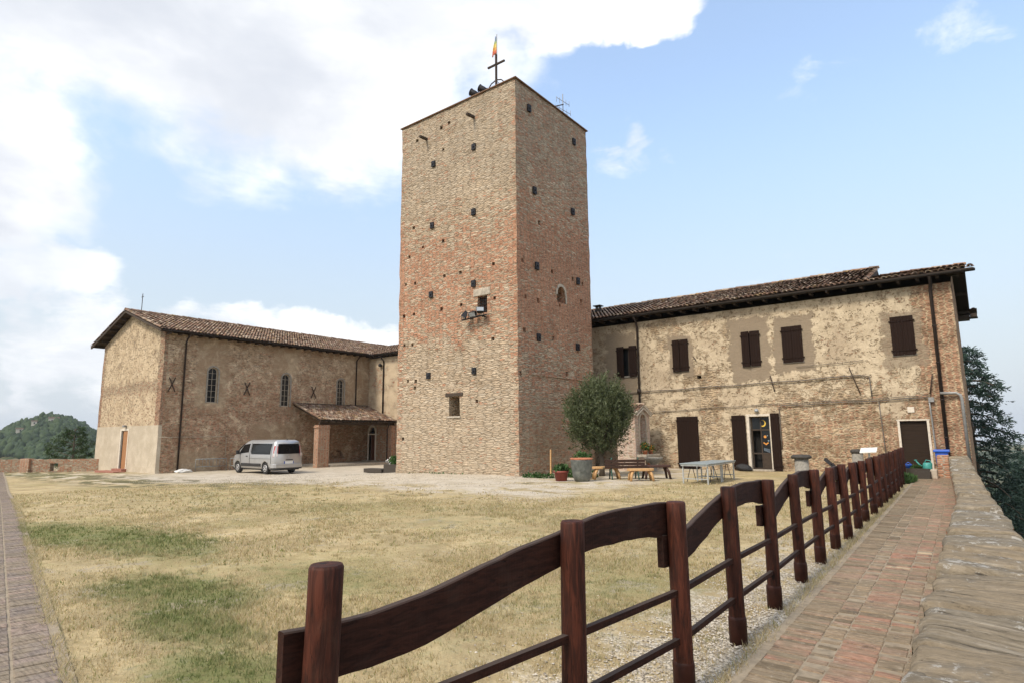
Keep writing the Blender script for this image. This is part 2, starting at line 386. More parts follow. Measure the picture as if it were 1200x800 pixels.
col = wash(g, p, col, (.33, .255, .17), .6, .44, .62); dk = g.noise(g.comb(x, y, g.mul(z, 1.9)), 4.6, 8., .8, .7); col = g.mulc(col, g.add(.36, g.mul(g.sm(dk, .36, .57), .72)))
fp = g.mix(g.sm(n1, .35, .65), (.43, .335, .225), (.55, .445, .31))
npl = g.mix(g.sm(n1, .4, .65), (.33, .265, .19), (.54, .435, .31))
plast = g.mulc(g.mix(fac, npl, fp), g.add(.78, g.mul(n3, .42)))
fld = g.add(g.add(g.mul(n0, .8), g.mul(n1, .6)), g.mul(n2, .7))
fmask = g.mul(g.sm(g.add(fld, g.sub(g.mul(g.sm(z, 9.4, 7.6), .12), g.mul(quoin, .6))), .98, 1.06), g.sm(g.add(g.noise(g.comb(x, y, g.mul(z, 1.7)), 5.2, 6., .7, .4), g.mul(n3, .5)), .83, .79))
band = g.mul(g.sm(g.m('ABSOLUTE', g.add(g.sub(z, 5.0), g.mul(g.sub(n1, .5), 1.2))), .5, .15), .8)
fmask = g.mul(fmask, g.sub(1., band))
nmask = g.mul(g.sm(g.add(fld, g.mul(g.sm(z, 3.5, 7.), .05)), 1.08, 1.13), .85); nmask = g.mul(nmask, g.sm(g.add(n2, g.mul(n3, .5)), .84, .76))
patch = g.mx(boxm(g, y, z, 22.6, 26.3, -1., 2.7, .3, g.mul(g.sub(n1, .5), 1.6)), boxm(g, y, z, 17.6, 20.4, -1., .9, .25, g.mul(g.sub(n1, .5), 1.2)), boxm(g, y, z, 18.6, 20.6, 3.6, 8.3, .25, g.mul(g.sub(n1, .5), .9)), boxm(g, y, z, 24.0, 26.0, 6.3, 8.3, .2, g.mul(g.sub(n1, .5), .8)), boxm(g, y, z, 30.6, 33.0, 3.9, 8.3, .2, g.mul(g.sub(n1, .5), .8)))
nmask = g.mx(nmask, g.mul(patch, .45))
pm = g.mix(fac, nmask, fmask); pm = g.sepc(pm)[0]
lowb = g.mul(fac, g.sm(z, 2.52, 2.46))
lowc = g.mulc(g.mix(g.sm(n1, .4, .7), (.435, .375, .29), (.52, .455, .36)), g.add(.86, g.mul(n3, .28)))
lowc = g.mix(g.mul(g.sm(n0, .5, .7), .5), lowc, (.40, .335, .25))
col = g.mix(pm, col, plast)
npatch = g.mul(g.mul(patch, g.sub(1., fac)), g.add(.2, g.mul(n1, .7))); col = g.mix(npatch, col, g.mulc((.30, .24, .165), g.add(.7, g.mul(n2, .6)))); brn = g.noise(p, 1.1, 7., .72, .9); nf = g.sub(1., fac); col = g.mix(g.mul(g.mul(g.sm(brn, .54, .44), nf), .45), col, (.20, .125, .075)); col = g.mix(g.mul(g.mul(g.sm(brn, .57, .66), nf), .6), col, (.52, .41, .28))
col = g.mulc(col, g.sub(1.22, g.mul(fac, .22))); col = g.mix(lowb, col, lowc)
cover = g.mx(pm, lowb)
hh = g.add(g.mul(h, g.sub(1., g.mul(cover, .9))), g.add(cover, g.mul(n3, .15)))
fin(g, b, col, .95, g.bump(hh, .8, .05), spec=.1); M['church'] = m

# wing wall (smooth stained plaster), rough red brick, low rubble walls
m, g, b = newmat('wing_plaster'); p = g.pos(); x, y, z = g.sep(p)
n0 = g.noise(p, .7, 5., .62, .4); n1 = g.noise(p, 2.6, 6., .68, .3); n3 = g.noise(p, 15., 4., .7)
cov = g.add(.3, g.mul(g.sm(z, 3., 2.2), .4))
col, h, fine, md = masonry(g, p, cov, mortar=(.40, .33, .24), seed=9.)
pl = g.mulc(g.mix(g.sm(n0, .35, .65), (.37, .295, .205), (.52, .42, .295)), g.add(.8, g.mul(n3, .4)))
pm = g.mul(g.sm(g.add(n0, g.mul(n1, .8)), .78, .92), g.sm(z, 2.2, 2.9))
col = g.mix(pm, col, pl)
fin(g, b, col, .95, g.bump(g.add(g.mul(h, g.sub(1., pm)), pm), .8, .04), spec=.1); M['wing'] = m
def brickmat(name, cov, mortar, seed, darken=1., bricks=BRICKS, stones=STONES, **kw):
    m, g, b = newmat(name); p = g.pos(); n0 = g.noise(p, .9, 5., .62, .4)
    col, h, fine, md = masonry(g, p, g.add(cov, g.mul(g.sub(n0, .5), .9)), mortar=mortar, seed=seed, bricks=bricks, stones=stones, **kw)
    col = g.mulc(col, g.add(.7 * darken, g.mul(n0, .6 * darken)))
    fin(g, b, col, .95, g.bump(h, .9, .04), spec=.1); return m
M['brick'] = brickmat('red_brick', .95, (.42, .35, .27), 12.)
M['lowwall'] = brickmat('rubble_wall', .5, (.36, .29, .21), 17., .82)
M['shrine'] = brickmat('pale_shrine_brick', .75, (.56, .48, .40), 23., 1.1, bricks=[(0, (.40, .27, .21)), (.5, (.50, .36, .29)), (1, (.56, .45, .38))])
M['parapet_brick'] = brickmat('parapet_brick', .8, (.44, .36, .26), 27., .95)

# roof tiles: one random value per tile
m, g, b = newmat('roof_tiles'); p = g.pos(); t = g.attr('tint'); n1 = g.noise(p, 2.2, 5., .65); n2 = g.noise(p, 13., 4., .7)
col = g.ramp(t, [(0, (.095, .066, .05)), (.2, (.20, .12, .083)), (.38, (.145, .105, .08)), (.58, (.27, .16, .108)), (.76, (.225, .175, .138)), (.9, (.34, .255, .19)), (1, (.41, .34, .265))])
col = g.mix(g.mul(g.sm(n1, .5, .68), .45), col, (.13, .105, .085))
col = g.mix(g.mul(g.sm(g.mul(n1, g.add(n2, .4)), .52, .6), .7), col, (.36, .25, .10))
col = g.mulc(col, g.add(.6, g.mul(n2, .75)))
fin(g, b, col, .92, g.bump(n2, .5, .02), spec=.15); M['tiles'] = m

# shutters: planks with thin grooves
def plank(name, col, per, axis=0, rough=.55, groove=.35):
    m, g, b = newmat(name); p = g.obj(); s = g.sep(p); a = g.mul(g.add(s[0], s[1]) if axis == 0 else s[axis], 1 / per)
    f = g.m('ABSOLUTE', g.sub(g.m('FRACT', a), .5)); gr = g.sm(f, .5, .44)
    oth = [g.mul(s[i], (1.2 if (i == 2) == (axis != 2) else 14.)) for i in range(3)]
    n = g.noise(g.comb(*oth), 3., 5., .65, .3)
    c = g.mulc(col, g.add(.65, g.mul(n, .75))); c = g.mix(g.mul(g.sub(1., gr), .7), c, tuple(q * groove for q in col))
    fin(g, b, c, rough, g.bump(g.add(g.mul(gr, .6), g.mul(n, .25)), .7, .012), spec=.12); return m
M['shutter'] = plank('brown_shutter', (.019, .0105, .0078), .115, rough=.85)
M['doorwood'] = plank('orange_door_wood', (.33, .165, .075), .16)
M['darkdoor'] = plank('dark_door_wood', (.028, .018, .012), .17, 2)
M['reddoor'] = plank('chestnut_door', (.10, .042, .026), .14)
M['eavewood'] = simple('dark_eave_wood', (.055, .039, .028), .85)
M['gutter'] = simple('dark_copper_gutter', (.022, .017, .015), .6, .2)
M['pipe'] = simple('brown_downpipe', (.032, .022, .018), .6, .2)
M['greypipe'] = simple('grey_pipe', (.27, .27, .265), .5, .3)
M['cable'] = simple('grey_cable', (.14, .12, .10), .7)
M['iron'] = simple('dark_iron', (.030, .031, .036), .6, .5)
M['rustiron'] = simple('rusty_iron', (.055, .036, .028), .8, .3)
M['whiteplaster'] = simple('pale_reveal', (.62, .56, .47), .85)
M['stone'] = simple('pale_stone', (.42, .37, .30), .9, var=.4, bump=.5)
M['greystone'] = simple('grey_stone', (.25, .235, .205), .9, var=.45, bump=.6, scale=14)
M['darkstone'] = simple('dark_stone_cap', (.055, .050, .045), .85, var=.4, bump=.5)
M['redstep'] = simple('red_step', (.30, .13, .09), .8)
M['glass'] = simple('dark_glass', (.012, .014, .016), .18, bump=0, spec=.35)
M['dark'] = simple('interior_shade', (.012, .011, .010), .95)  # near-black colour standing in for the shade inside openings
M['yellow'] = simple('yellow_paper', (.75, .50, .08), .7, bump=0)
M['orange'] = simple('orange_paper', (.70, .30, .06), .7, bump=0)
M['bluepaper'] = simple('pale_blue_paper', (.20, .26, .33), .7, bump=0)
# foliage
def leafmat(name, cols, rough=.55, trans=.25, nsc=1.6):
    m, g, b = newmat(name); i = g.island(); n = g.noise(g.pos(), nsc, 4., .7)
    v = g.add(g.mul(i, .6), g.mul(n, .4))
    c = g.ramp(v, [(k / (len(cols) - 1), q) for k, q in enumerate(cols)])
    fin(g, b, c, rough, spec=.3)
    tr = g.node('ShaderNodeBsdfTranslucent', {'Color': g.mulc(c, 1.2)}); mx_ = g.node('ShaderNodeMixShader', {0: trans})
    g.nt.links.new(b.outputs[0], mx_.inputs[1]); g.nt.links.new(tr.outputs[0], mx_.inputs[2])
    o = [n_ for n_ in g.nt.nodes if n_.type == 'OUTPUT_MATERIAL'][0]; g.nt.links.new(mx_.outputs[0], o.inputs[0])
    return m
M['olive'] = leafmat('olive_leaves', [(.034, .047, .019), (.068, .088, .036), (.12, .142, .070), (.22, .24, .15)])
M['cedar'] = leafmat('cedar_needles', [(.013, .030, .023), (.024, .050, .038), (.040, .074, .055), (.062, .10, .076)], .6, .1)
M['conifer'] = leafmat('pine_needles', [(.020, .040, .012), (.035, .065, .018), (.055, .095, .028)], .6, .15)
M['forest'] = leafmat('forest_leaves', [(.008, .021, .007), (.020, .042, .013), (.036, .064, .020), (.062, .090, .032)], .8, .1, .55)
M['potplant'] = leafmat('pot_plant_leaves', [(.025, .06, .015), (.05, .11, .03), (.09, .16, .05)])
M['flower'] = leafmat('orange_flowers', [(.55, .16, .03), (.7, .3, .05), (.5, .08, .03)])
M['redflower'] = leafmat('red_flowers', [(.45, .02, .05), (.6, .05, .12), (.3, .02, .04)])
M['bark'] = simple('bark', (.10, .08, .06), .9, bump=.8, scale=20, stretch=(1, 1, .3))
# fence wood
m, g, b = newmat('fence_wood'); p = g.obj(); x, y, z = g.sep(p)
gp = g.comb(g.mul(x, 1.), g.mul(y, 1.), g.mul(z, .12)); n = g.noise(gp, 42., 5., .65, .8); n2 = g.noise(p, 3.5, 5., .6); n3 = g.noise(g.comb(x, y, g.mul(z, .5)), 9., 4., .6)
oi = g.node('ShaderNodeObjectInfo').outputs['Random']
c = g.mix(g.sm(n, .35, .7), (.028, .0085, .0050), (.088, .025, .0135)); c = g.mix(g.mul(g.sm(n3, .5, .75), .6), c, (.020, .008, .006))
c = g.mulc(c, g.add(.65, g.mul(oi, .5))); c = g.mix(g.mul(g.sm(n2, .56, .75), .45), c, (.070, .038, .025)); ck = g.noise(g.comb(g.mul(x, 1.), g.mul(y, 1.), g.mul(z, .07)), 95., 3., .6, 1.5); crack = g.sm(ck, .37, .31); c = g.mix(g.mul(crack, .9), c, (.006, .003, .002)); kn = g.vor(g.comb(g.mul(x, 9.), g.mul(y, 9.), g.mul(z, 3.2)), 'F1', 1.).outputs['Distance']; c = g.mix(g.sm(kn, .20, .10), c, (.010, .005, .004)); c = g.mix(g.mul(g.sm(g.add(z, g.mul(n3, .2)), .34, .10), .5), c, (.09, .065, .045)); n = g.sub(n, g.mul(crack, .8))
fin(g, b, c, g.add(.5, g.mul(n3, .25)), g.bump(g.add(n, g.mul(n3, .6)), .7, .008), spec=.2); M['post'] = m
m, g, b = newmat('fence_board_wood'); p = g.obj(); x, y, z = g.sep(p)
gp = g.comb(g.mul(x, 8.), g.mul(y, .9), g.mul(z, 7.)); n = g.noise(gp, 6., 6., .68, .7); n2 = g.noise(p, 4., 5., .6); ck = g.noise(g.comb(g.mul(x, 6.), g.mul(y, .35), g.mul(z, 6.)), 9., 4., .65, 1.2); saw = g.noise(g.comb(x, g.mul(y, 40.), g.mul(z, 2.)), 2., 2., .5)
c = g.mix(g.sm(n, .32, .7), (.016, .0062, .0042), (.042, .0155, .0098)); c = g.mix(g.mul(g.sm(n2, .5, .75), .4), c, (.055, .034, .026))
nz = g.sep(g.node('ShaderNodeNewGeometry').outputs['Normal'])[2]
crack = g.sm(ck, .36, .30); c = g.mix(g.mul(crack, .9), c, (.005, .003, .002)); n = g.sub(n, g.mul(crack, .8)); c = g.mix(g.mul(g.sm(nz, .5, .9), .6), c, (.085, .068, .058))       # grey sheen of upward faces put into the colour
fin(g, b, c, g.add(.6, g.mul(n2, .25)), g.bump(g.add(n, g.mul(saw, .4)), .7, .007), spec=.14); M['board'] = m
M['postbase'] = simple('post_sleeve', (.034, .0105, .0065), .55, var=.4, bump=.4, spec=.2)
# ------------------------------------------------------------------ ground
def zones(g):
    p = g.pos(); x, y, z = g.sep(p); q = g.comb(x, y, 0.)
    n0 = g.noise(q, .35, 5., .6); n1 = g.noise(q, 1.3, 6., .68, .4); n2 = g.noise(q, 7., 5., .7); n3 = g.noise(q, 32., 4., .75)
    def el(a, c, ra, rc, amp=1.): 
        return g.mul(g.sub(1., g.add(g.m('POWER', g.mul(g.sub(x, a), 1 / ra), 2.), g.m('POWER', g.mul(g.sub(y, c), 1 / rc), 2.))), amp)
    gf = g.mx(el(-11.8, 4.5, 3.6, 1.15), el(-13.5, 4.0, 3.0, .9), el(-7.4, 3.35, 1.7, .85), el(-6.1, 2.85, 1.4, .55), el(-4.5, 2.45, 1.2, .6), el(-6.6, 4.6, 1.8, .7, .5), el(-3.4, 6.2, 1.6, 2., .42), el(-17, 9, 7, 3, .3), el(-46, 12.6, 9, 2.2, .8), el(-9, 10, 6, 3, .25), el(-4.2, 3.9, 1., .9, .3))
    bnd = g.noise(g.comb(g.mul(x, .22), g.mul(y, .8), 4.), 1., 5., .65, .4); gf = g.mx(gf, g.sub(g.mul(g.sm(bnd, .50, .70), .5), .20))
    green = g.sm(g.add(g.add(gf, g.mul(g.sub(n1, .5), 1.9)), g.mul(g.sub(n2, .5), 2.0)), .0, 1.1)
    vb = g.add(13.3, g.add(g.mul(g.sub(n0, .5), 3.5), g.mul(g.sub(n1, .5), 4.2)))
    str_ = g.noise(g.comb(g.mul(x, .55), g.mul(y, .9), 0.), 1.1, 6., .7, .5)
    dr = g.mul(g.mul(g.sm(g.sub(y, vb), -.5, .7), g.sm(x, -8.3, -10.8)), g.sm(x, -46., -36.))
    rag = g.sm(str_, .40, .52)
    core = g.mul(g.sm(y, 14.5, 16.5), g.sm(x, -12.8, -15.5))
    drive = g.mul(dr, g.mx(rag, core))
    left = g.mul(g.mul(g.sm(x, -30., -35.), g.sm(y, 9.5, 12.)), g.sm(str_, .52, .6)); drive = g.mx(drive, left)
    fs = g.mul(g.sm(g.add(x, g.mul(g.sub(n1, .5), 1.6)), -3.3, -2.0), g.sm(g.add(y, g.mul(g.sub(n1, .5), 4.)), 17., 7.))
    strip = g.mul(fs, g.mx(g.sm(g.add(n1, g.mul(n2, .5)), .66, .82), g.mul(g.sm(x, -1.95, -1.7), g.sm(y, 14., 9.))))
    return p, x, y, n0, n1, n2, n3, green, drive, strip, str_
m, g, b = newmat('lawn_ground'); p, x, y, n0, n1, n2, n3, green, drive, strip, str_ = zones(g); q_ = g.comb(x, y, 0.)
straw = g.ramp(g.add(g.mul(n1, .6), g.mul(n2, .4)), [(.34, (.28, .21, .11)), (.45, (.39, .305, .17)), (.55, (.47, .38, .22)), (.68, (.55, .46, .29))])
straw = g.mulc(straw, g.add(.78, g.mul(g.sm(g.noise(q_, .8, 5., .7, .6), .35, .65), .34))); straw = g.mix(g.mul(g.sm(n0, .5, .65), .5), straw, (.25, .225, .095)); straw = g.mix(g.mul(g.sm(n3, .52, .62), .35), straw, (.20, .16, .085)); straw = g.mix(g.mul(g.sm(g.noise(q_, 2.6, 6., .7, .5), .55, .66), .5), straw, (.20, .20, .08))
grn = g.mix(n2, (.080, .105, .030), (.16, .18, .065))
c = g.mix(g.mul(green, .85), straw, grn)
soil = g.mul(g.sm(g.add(n1, g.mul(g.sub(n2, .5), .6)), .57, .66), .7); c = g.mix(soil, c, (.33, .275, .205))
dark = g.mx(g.mul(g.sm(str_, .42, .33), g.sm(y, 9., 14.)), g.mul(g.mul(g.sm(str_, .53, .46), g.sm(x, -15., -24.)), g.mul(g.sm(y, 9.5, 11.5), g.sm(y, 17., 14.5)))); c = g.mix(g.mul(dark, .88), c, (.105, .10, .055))
vn = g.vor(p, 'F1', 1., '3D', 42.); vc = g.sepc(vn.outputs['Color'])
grav = g.mix(g.sm(vc[0], .2, .9), (.33, .285, .22), (.62, .57, .49)); grav = g.mulc(grav, g.add(.6, g.mul(n2, .75)))
drv = g.mix(g.sm(n1, .3, .7), (.42, .365, .285), (.56, .505, .42)); drv = g.mulc(drv, g.add(.72, g.mul(n3, .5)))
c = g.mix(g.mul(strip, .9), c, grav); c = g.mix(g.mul(drive, .92), c, drv)
c = g.mulc(c, g.add(.7, g.mul(n3, .6)))
gh = g.add(g.mul(n3, .6), g.add(g.mul(n2, .8), g.mul(g.mul(vn.outputs['Distance'], -1.), g.mul(strip, .8))))
fin(g, b, c, .95, g.bump(gh, .7, .04), spec=.1); M['lawn'] = m
m, g, b = newmat('grass_blades'); p, x, y, n0, n1, n2, n3, green, drive, strip, str_ = zones(g)
i = g.island(); dry = g.ramp(i, [(0, (.40, .30, .155)), (.3, (.53, .44, .27)), (.6, (.63, .54, .36)), (.88, (.48, .41, .22)), (.96, (.26, .27, .10)), (1, (.18, .22, .07))])
gg = g.ramp(i, [(0, (.075, .115, .026)), (.45, (.13, .185, .05)), (.75, (.20, .24, .085)), (1, (.42, .36, .19))])
bc_ = g.mix(g.mul(green, .9), dry, gg); fin(g, b, bc_, .8, spec=.05)
tr = g.node('ShaderNodeBsdfTranslucent', {'Color': bc_}); mx_ = g.node('ShaderNodeMixShader', {0: .5}); g.nt.links.new(b.outputs[0], mx_.inputs[1]); g.nt.links.new(tr.outputs[0], mx_.inputs[2])
g.nt.links.new(mx_.outputs[0], [n_ for n_ in g.nt.nodes if n_.type == 'OUTPUT_MATERIAL'][0].inputs[0]); M['blade'] = m
m, g, b = newmat('pebbles'); i = g.island(); n = g.noise(g.pos(), 60., 3.)
fin(g, b, g.mulc(g.ramp(i, [(0, (.22, .19, .155)), (.35, (.34, .30, .245)), (.7, (.50, .455, .39)), (1, (.52, .475, .40))]), g.add(.75, g.mul(n, .5))), .85, spec=.25); M['pebble'] = m

# plateau sheet (lawn, drive and forecourt are one surface)
us = np.concatenate([np.arange(-64, -16, 1.0), np.arange(-16, .3, .16), [.3]]); vs = np.concatenate([np.arange(-14, 0, 1.), np.arange(0, 14, .16), np.arange(14, 62, 1.)])
UU, VV = np.meshgrid(us, vs); UU = np.minimum(UU, np.where(VV > 28.6, -.6, .30 - .0355 * np.maximum(VV, 0))); ZZ = gz(UU, VV)
for k in range(UU.size):
    a, c_ = UU.flat[k], VV.flat[k]
    ZZ.flat[k] += mnoise.noise((a * .5, c_ * .5, 0)) * .035 * min(1, max(0, (-1.4 - a) * 2)) + mnoise.noise((a * 2.1, c_ * 2.1, 3)) * .012
ny, nx = UU.shape; idx = np.arange(nx * ny).reshape(ny, nx)
F = np.stack([idx[:-1, :-1], idx[:-1, 1:], idx[1:, 1:], idx[1:, :-1]], -1).reshape(-1, 4)
tag(mesh_np('ground', np.stack([UU, VV, ZZ - .02], -1).reshape(-1, 3), F, M['lawn'], smooth=True), kind='structure')

WALK = lambda u: 1.68 - .2146 * (u + 5.26)      # right-hand edge of the left walkway
def path_l(v): return -1.44 - .0235 * v
def path_r(v): return -.50 - .0195 * v
# grass blades: many more close to the camera
def scatter(n, r0, r1, half=R(50)):
    r = np.sqrt(rng.uniform(r0 ** 2, r1 ** 2, n)); a = R(127.6) + rng.uniform(-half, half, n)
    return r * np.cos(a), r * np.sin(a)
Vb, Fb = [], []
tot_b = 0
for n, r0, r1, hgt, wid in ((90000, 1.2, 4.5, .021, .0036), (130000, 4.5, 9, .023, .006), (110000, 9, 17, .027, .011), (60000, 17, 30, .035, .02)):
    u, v = scatter(n, r0, r1)
    nz_ = np.array([mnoise.noise((a * 1.1, c_ * 1.1, 0)) + .5 * mnoise.noise((a * 3., c_ * 3., 5)) for a, c_ in zip(u, v)])
    ok = (u < path_l(v) - .12) & (v > WALK(u) + .05) & (rng.random(n) < np.clip((14.2 + nz_ * 2.5 + 8 * (u > -9) - v) / 3., 0, 1)) & (u > -44) & (rng.random(n) < np.clip(.7 + nz_ * .5, .3, 1))
    bare = np.array([mnoise.noise((a * .55, c_ * .9, 11)) + .4 * mnoise.noise((a * 2.2, c_ * 2.2, 13)) for a, c_ in zip(u, v)]); ok &= ~((bare > .30) & (rng.random(n) < .8))
    stripk = (u > -2.6 + nz_ * .6) & (v < 12); ok &= ~(stripk & (rng.random(n) < .86))
    u, v, nz_ = u[ok], v[ok], nz_[ok]; n = len(u)
    h = hgt * rng.uniform(.4, 1.35, n) * np.clip(1 + nz_ * .5, .5, 1.6); a = rng.uniform(0, 2 * np.pi, n); lean = rng.uniform(.2, 1.3, n) * h; la = rng.uniform(0, 2 * np.pi, n)
    w = wid * rng.uniform(.6, 1.3, n); z0 = gz(u, v) - .025
    B = np.stack([u, v, z0], -1); dw = np.stack([np.cos(a) * w, np.sin(a) * w, 0 * a], -1); tip = B + np.stack([np.cos(la) * lean, np.sin(la) * lean, h + .02], -1)
    V = np.stack([B - dw, B + dw, tip], 1).reshape(-1, 3); Vb.append(V); Fb.append(np.arange(len(V)).reshape(-1, 3) + tot_b); tot_b += len(V)
def edge_blades(n, fu, v0, v1, hgt):      # grass creeping over the paving edges
    global tot_b
    t = rng.uniform(v0, v1, n); ph = np.array([mnoise.noise((q * 1.7, 3, 0)) for q in t]); t = t[ph + rng.random(n) * .5 > .05]; n = len(t)
    u, v = fu(t); h = hgt * rng.uniform(.3, 1.3, n); a = rng.uniform(0, 6.28, n); la = rng.uniform(0, 6.28, n); w = .004
    B = np.stack([u, v, gz(u, v) - .015], -1); dw = np.stack([np.cos(a) * w, np.sin(a) * w, 0 * a], -1); tip = B + np.stack([np.cos(la) * h, np.sin(la) * h, h + .02], -1)
    V = np.stack([B - dw, B + dw, tip], 1).reshape(-1, 3); Vb.append(V); Fb.append(np.arange(len(V)).reshape(-1, 3) + tot_b); tot_b += len(V)
edge_blades(9000, lambda t: (t, WALK(t) + rng.normal(.0, .035, len(t))), -24, -2.5, .05)
edge_blades(5000, lambda t: (path_l(t) - .05 + rng.normal(0, .04, len(t)), t), 2, 20, .045)
for n, r0, r1, hgt in ((600, 1.3, 6, .038), (1200, 6, 14, .042), (600, 14, 24, .05)):      # taller tufts
    tu, tv = scatter(n, r0, r1); k = 26; u = np.repeat(tu, k) + rng.normal(0, .035, n * k); v = np.repeat(tv, k) + rng.normal(0, .035, n * k); sc_ = np.repeat(rng.uniform(.4, 1.2, n), k)
    ok = (u < path_l(v) - .2) & (v > WALK(u) + .1) & (v < 13.5 + 5 * (u > -8)) & (u > -40); u, v, sc_ = u[ok], v[ok], sc_[ok]; n2_ = len(u)
    h = hgt * sc_ * rng.uniform(.4, 1.2, n2_); la = rng.uniform(0, 6.28, n2_); ln_ = h * rng.uniform(.3, 1.4, n2_); w = .0028 + .0006 * r0; a = rng.uniform(0, 6.28, n2_)
    B = np.stack([u, v, gz(u, v) - .02], -1); dw = np.stack([np.cos(a) * w, np.sin(a) * w, 0 * a], -1); tip = B + np.stack([np.cos(la) * ln_, np.sin(la) * ln_, h + .015], -1)
    V = np.stack([B - dw, B + dw, tip], 1).reshape(-1, 3); Vb.append(V); Fb.append(np.arange(len(V)).reshape(-1, 3) + tot_b); tot_b += len(V)
tag(mesh_np('grass', np.concatenate(Vb), np.concatenate(Fb), M['blade']), 'short dry straw coloured grass with green patches across the courtyard', 'grass', kind='stuff')
# pebbles along the fence
def pebbles(name, u, v, z, s, label):
    n = len(u); base = np.array([(1, 0, 0), (0, 1, 0), (-1, 0, 0), (0, -1, 0), (0, 0, .6), (0, 0, -.6)], float)
    fc = np.array([(0, 1, 4), (1, 2, 4), (2, 3, 4), (3, 0, 4), (1, 0, 5), (2, 1, 5), (3, 2, 5), (0, 3, 5)])
    P = base[None] * rng.uniform(.55, 1.3, (n, 6, 1)) * s[:, None, None]; a = rng.uniform(0, 6.28, n)
    c, s_ = np.cos(a)[:, None], np.sin(a)[:, None]
    X = P[..., 0] * c - P[..., 1] * s_; Y = P[..., 0] * s_ + P[..., 1] * c
    V = np.stack([X + u[:, None], Y + v[:, None], P[..., 2] + z[:, None]], -1).reshape(-1, 3)
    Fq = (fc[None] + 6 * np.arange(n)[:, None, None]).reshape(-1, 3)
    return tag(mesh_np(name, V, Fq, M['pebble']), label, 'gravel', kind='stuff')
n = 26000; v = rng.uniform(.6, 13, n) ** 1.0; u = path_l(v) - .06 - np.abs(rng.normal(0, .62, n))
keep = np.array([rng.random() < (.25 + .9 * max(0, mnoise.noise((a * 1.1, c_ * .8, 2)) + .35)) * (1 - .75 * float(ss(c_, 5, 12))) for a, c_ in zip(u, v)])
u, v = u[keep], v[keep]; pebbles('gravel', u, v, gz(u, v) - .008, rng.uniform(.005, .015, len(u)), 'loose pale pebbles scattered along the foot of the fence')
n = 9000; u = rng.uniform(-34, -9, n); v = rng.uniform(12.5, 20.3, n); pebbles('gravel', u, v, gz(u, v) - .012, rng.uniform(.006, .022, n), 'fine pale grit on the drive in front of the tower')

# ------------------------------------------------------------------ brick path and left walkway
def tintmat(name, stops, nscale=18., rough=.9):
    m, g, b = newmat(name); t = g.attr('tint'); p = g.pos(); n = g.noise(p, nscale, 6., .7, .2); n1 = g.noise(p, 2.2, 5., .65); n2 = g.noise(p, 60., 3., .7)
    c = g.mulc(g.ramp(t, stops), g.add(.45, g.mul(n, 1.1))); c = g.mix(g.mul(g.sm(n1, .42, .60), .7), c, (.215, .175, .12)); st = g.noise(g.comb(g.mul(g.sep(p)[0], 3.), g.mul(g.sep(p)[1], 30.), 0.), 1.6, 5., .7); c = g.mulc(c, g.add(.62, g.mul(g.sm(st, .32, .6), .5))); c = g.mix(g.mul(g.sm(n, .56, .72), .6), c, (.40, .35, .28)); c = g.mix(g.mul(g.sm(g.noise(p, 5., 6., .7, .5), .56, .64), .55), c, (.085, .072, .058))
    fin(g, b, c, rough, g.bump(g.add(n, g.mul(n2, .4)), .7, .012), spec=.2); return m
M['pathbrick'] = tintmat('path_bricks', [(0, (.15, .115, .075)), (.2, (.22, .17, .115)), (.42, (.27, .205, .135)), (.58, (.29, .195, .14)), (.74, (.31, .18, .125)), (.9, (.33, .175, .12)), (1, (.44, .35, .24))])
M['walkbrick'] = tintmat('walkway_bricks', [(0, (.15, .12, .10)), (.3, (.20, .165, .14)), (.6, (.245, .19, .155)), (.85, (.27, .20, .165)), (1, (.34, .29, .24))])
M['mortar'] = simple('path_mortar', (.275, .225, .16), .95, var=.35, scale=12, bump=.5)
def brick_top(mb, P, q, h, tint):    # P: 4 ground corners (ccw), raised by h with a small chamfer
    c = sum(P, Vector()) / 4; top = [p_ + (c - p_).normalized() * .007 + Vector((0, 0, h)) for p_ in P]; md_ = [p_ + Vector((0, 0, h - .006)) for p_ in P]
    vs = [p_ - Vector((0, 0, .03)) for p_ in P] + md_ + top
    fs = [(8, 9, 10, 11)] + [(a + o_, (a + 1) % 4 + o_, (a + 1) % 4 + o_ + 4, a + o_ + 4) for o_ in (0, 4) for a in range(4)]
    mb.raw(vs, fs, False, tint)
mb = MB()
v = -1.5; row = 0
while v < 29.0:
    dv = random.choice((.075, .085, .10, .13)); L0, R0 = path_l(v), path_r(v); wdt = R0 - L0
    cols_ = [(.07, .36), (.37, .52), (.53, .81), (.82, .995), (1.003, 1.2)]
    for ci, (a, c_) in enumerate(cols_):
        if ci in (1, 3) and row % 2 and random.random() < .55: continue
        dv2 = dv * (1.0 if ci in (0, 2) else random.choice((1., 1., 1.9))) - .012
        u0, u1 = L0 + wdt * a + random.uniform(-.006, .006), L0 + wdt * c_ + random.uniform(-.006, .006); sk = random.uniform(-.008, .008)
        P = [Vector((u0, v + sk, 0)), Vector((u1, v - sk, 0)), Vector((u1, v + dv2 - sk, 0)), Vector((u0, v + dv2 + sk, 0))]
        tl = random.gauss((.22, .3, .55, .55, .5)[ci], .2); tl += mnoise.noise((u0 * .9, v * .35, 1)) * .35
        brick_top(mb, P, 0, .014 + random.uniform(-.003, .004), min(1, max(.01, tl)))
    v += dv; row += 1
pth = mb.build('path', M['pathbrick']); tag(pth, kind='structure')
mb = MB(); ys = np.arange(-2, 29.1, .5)
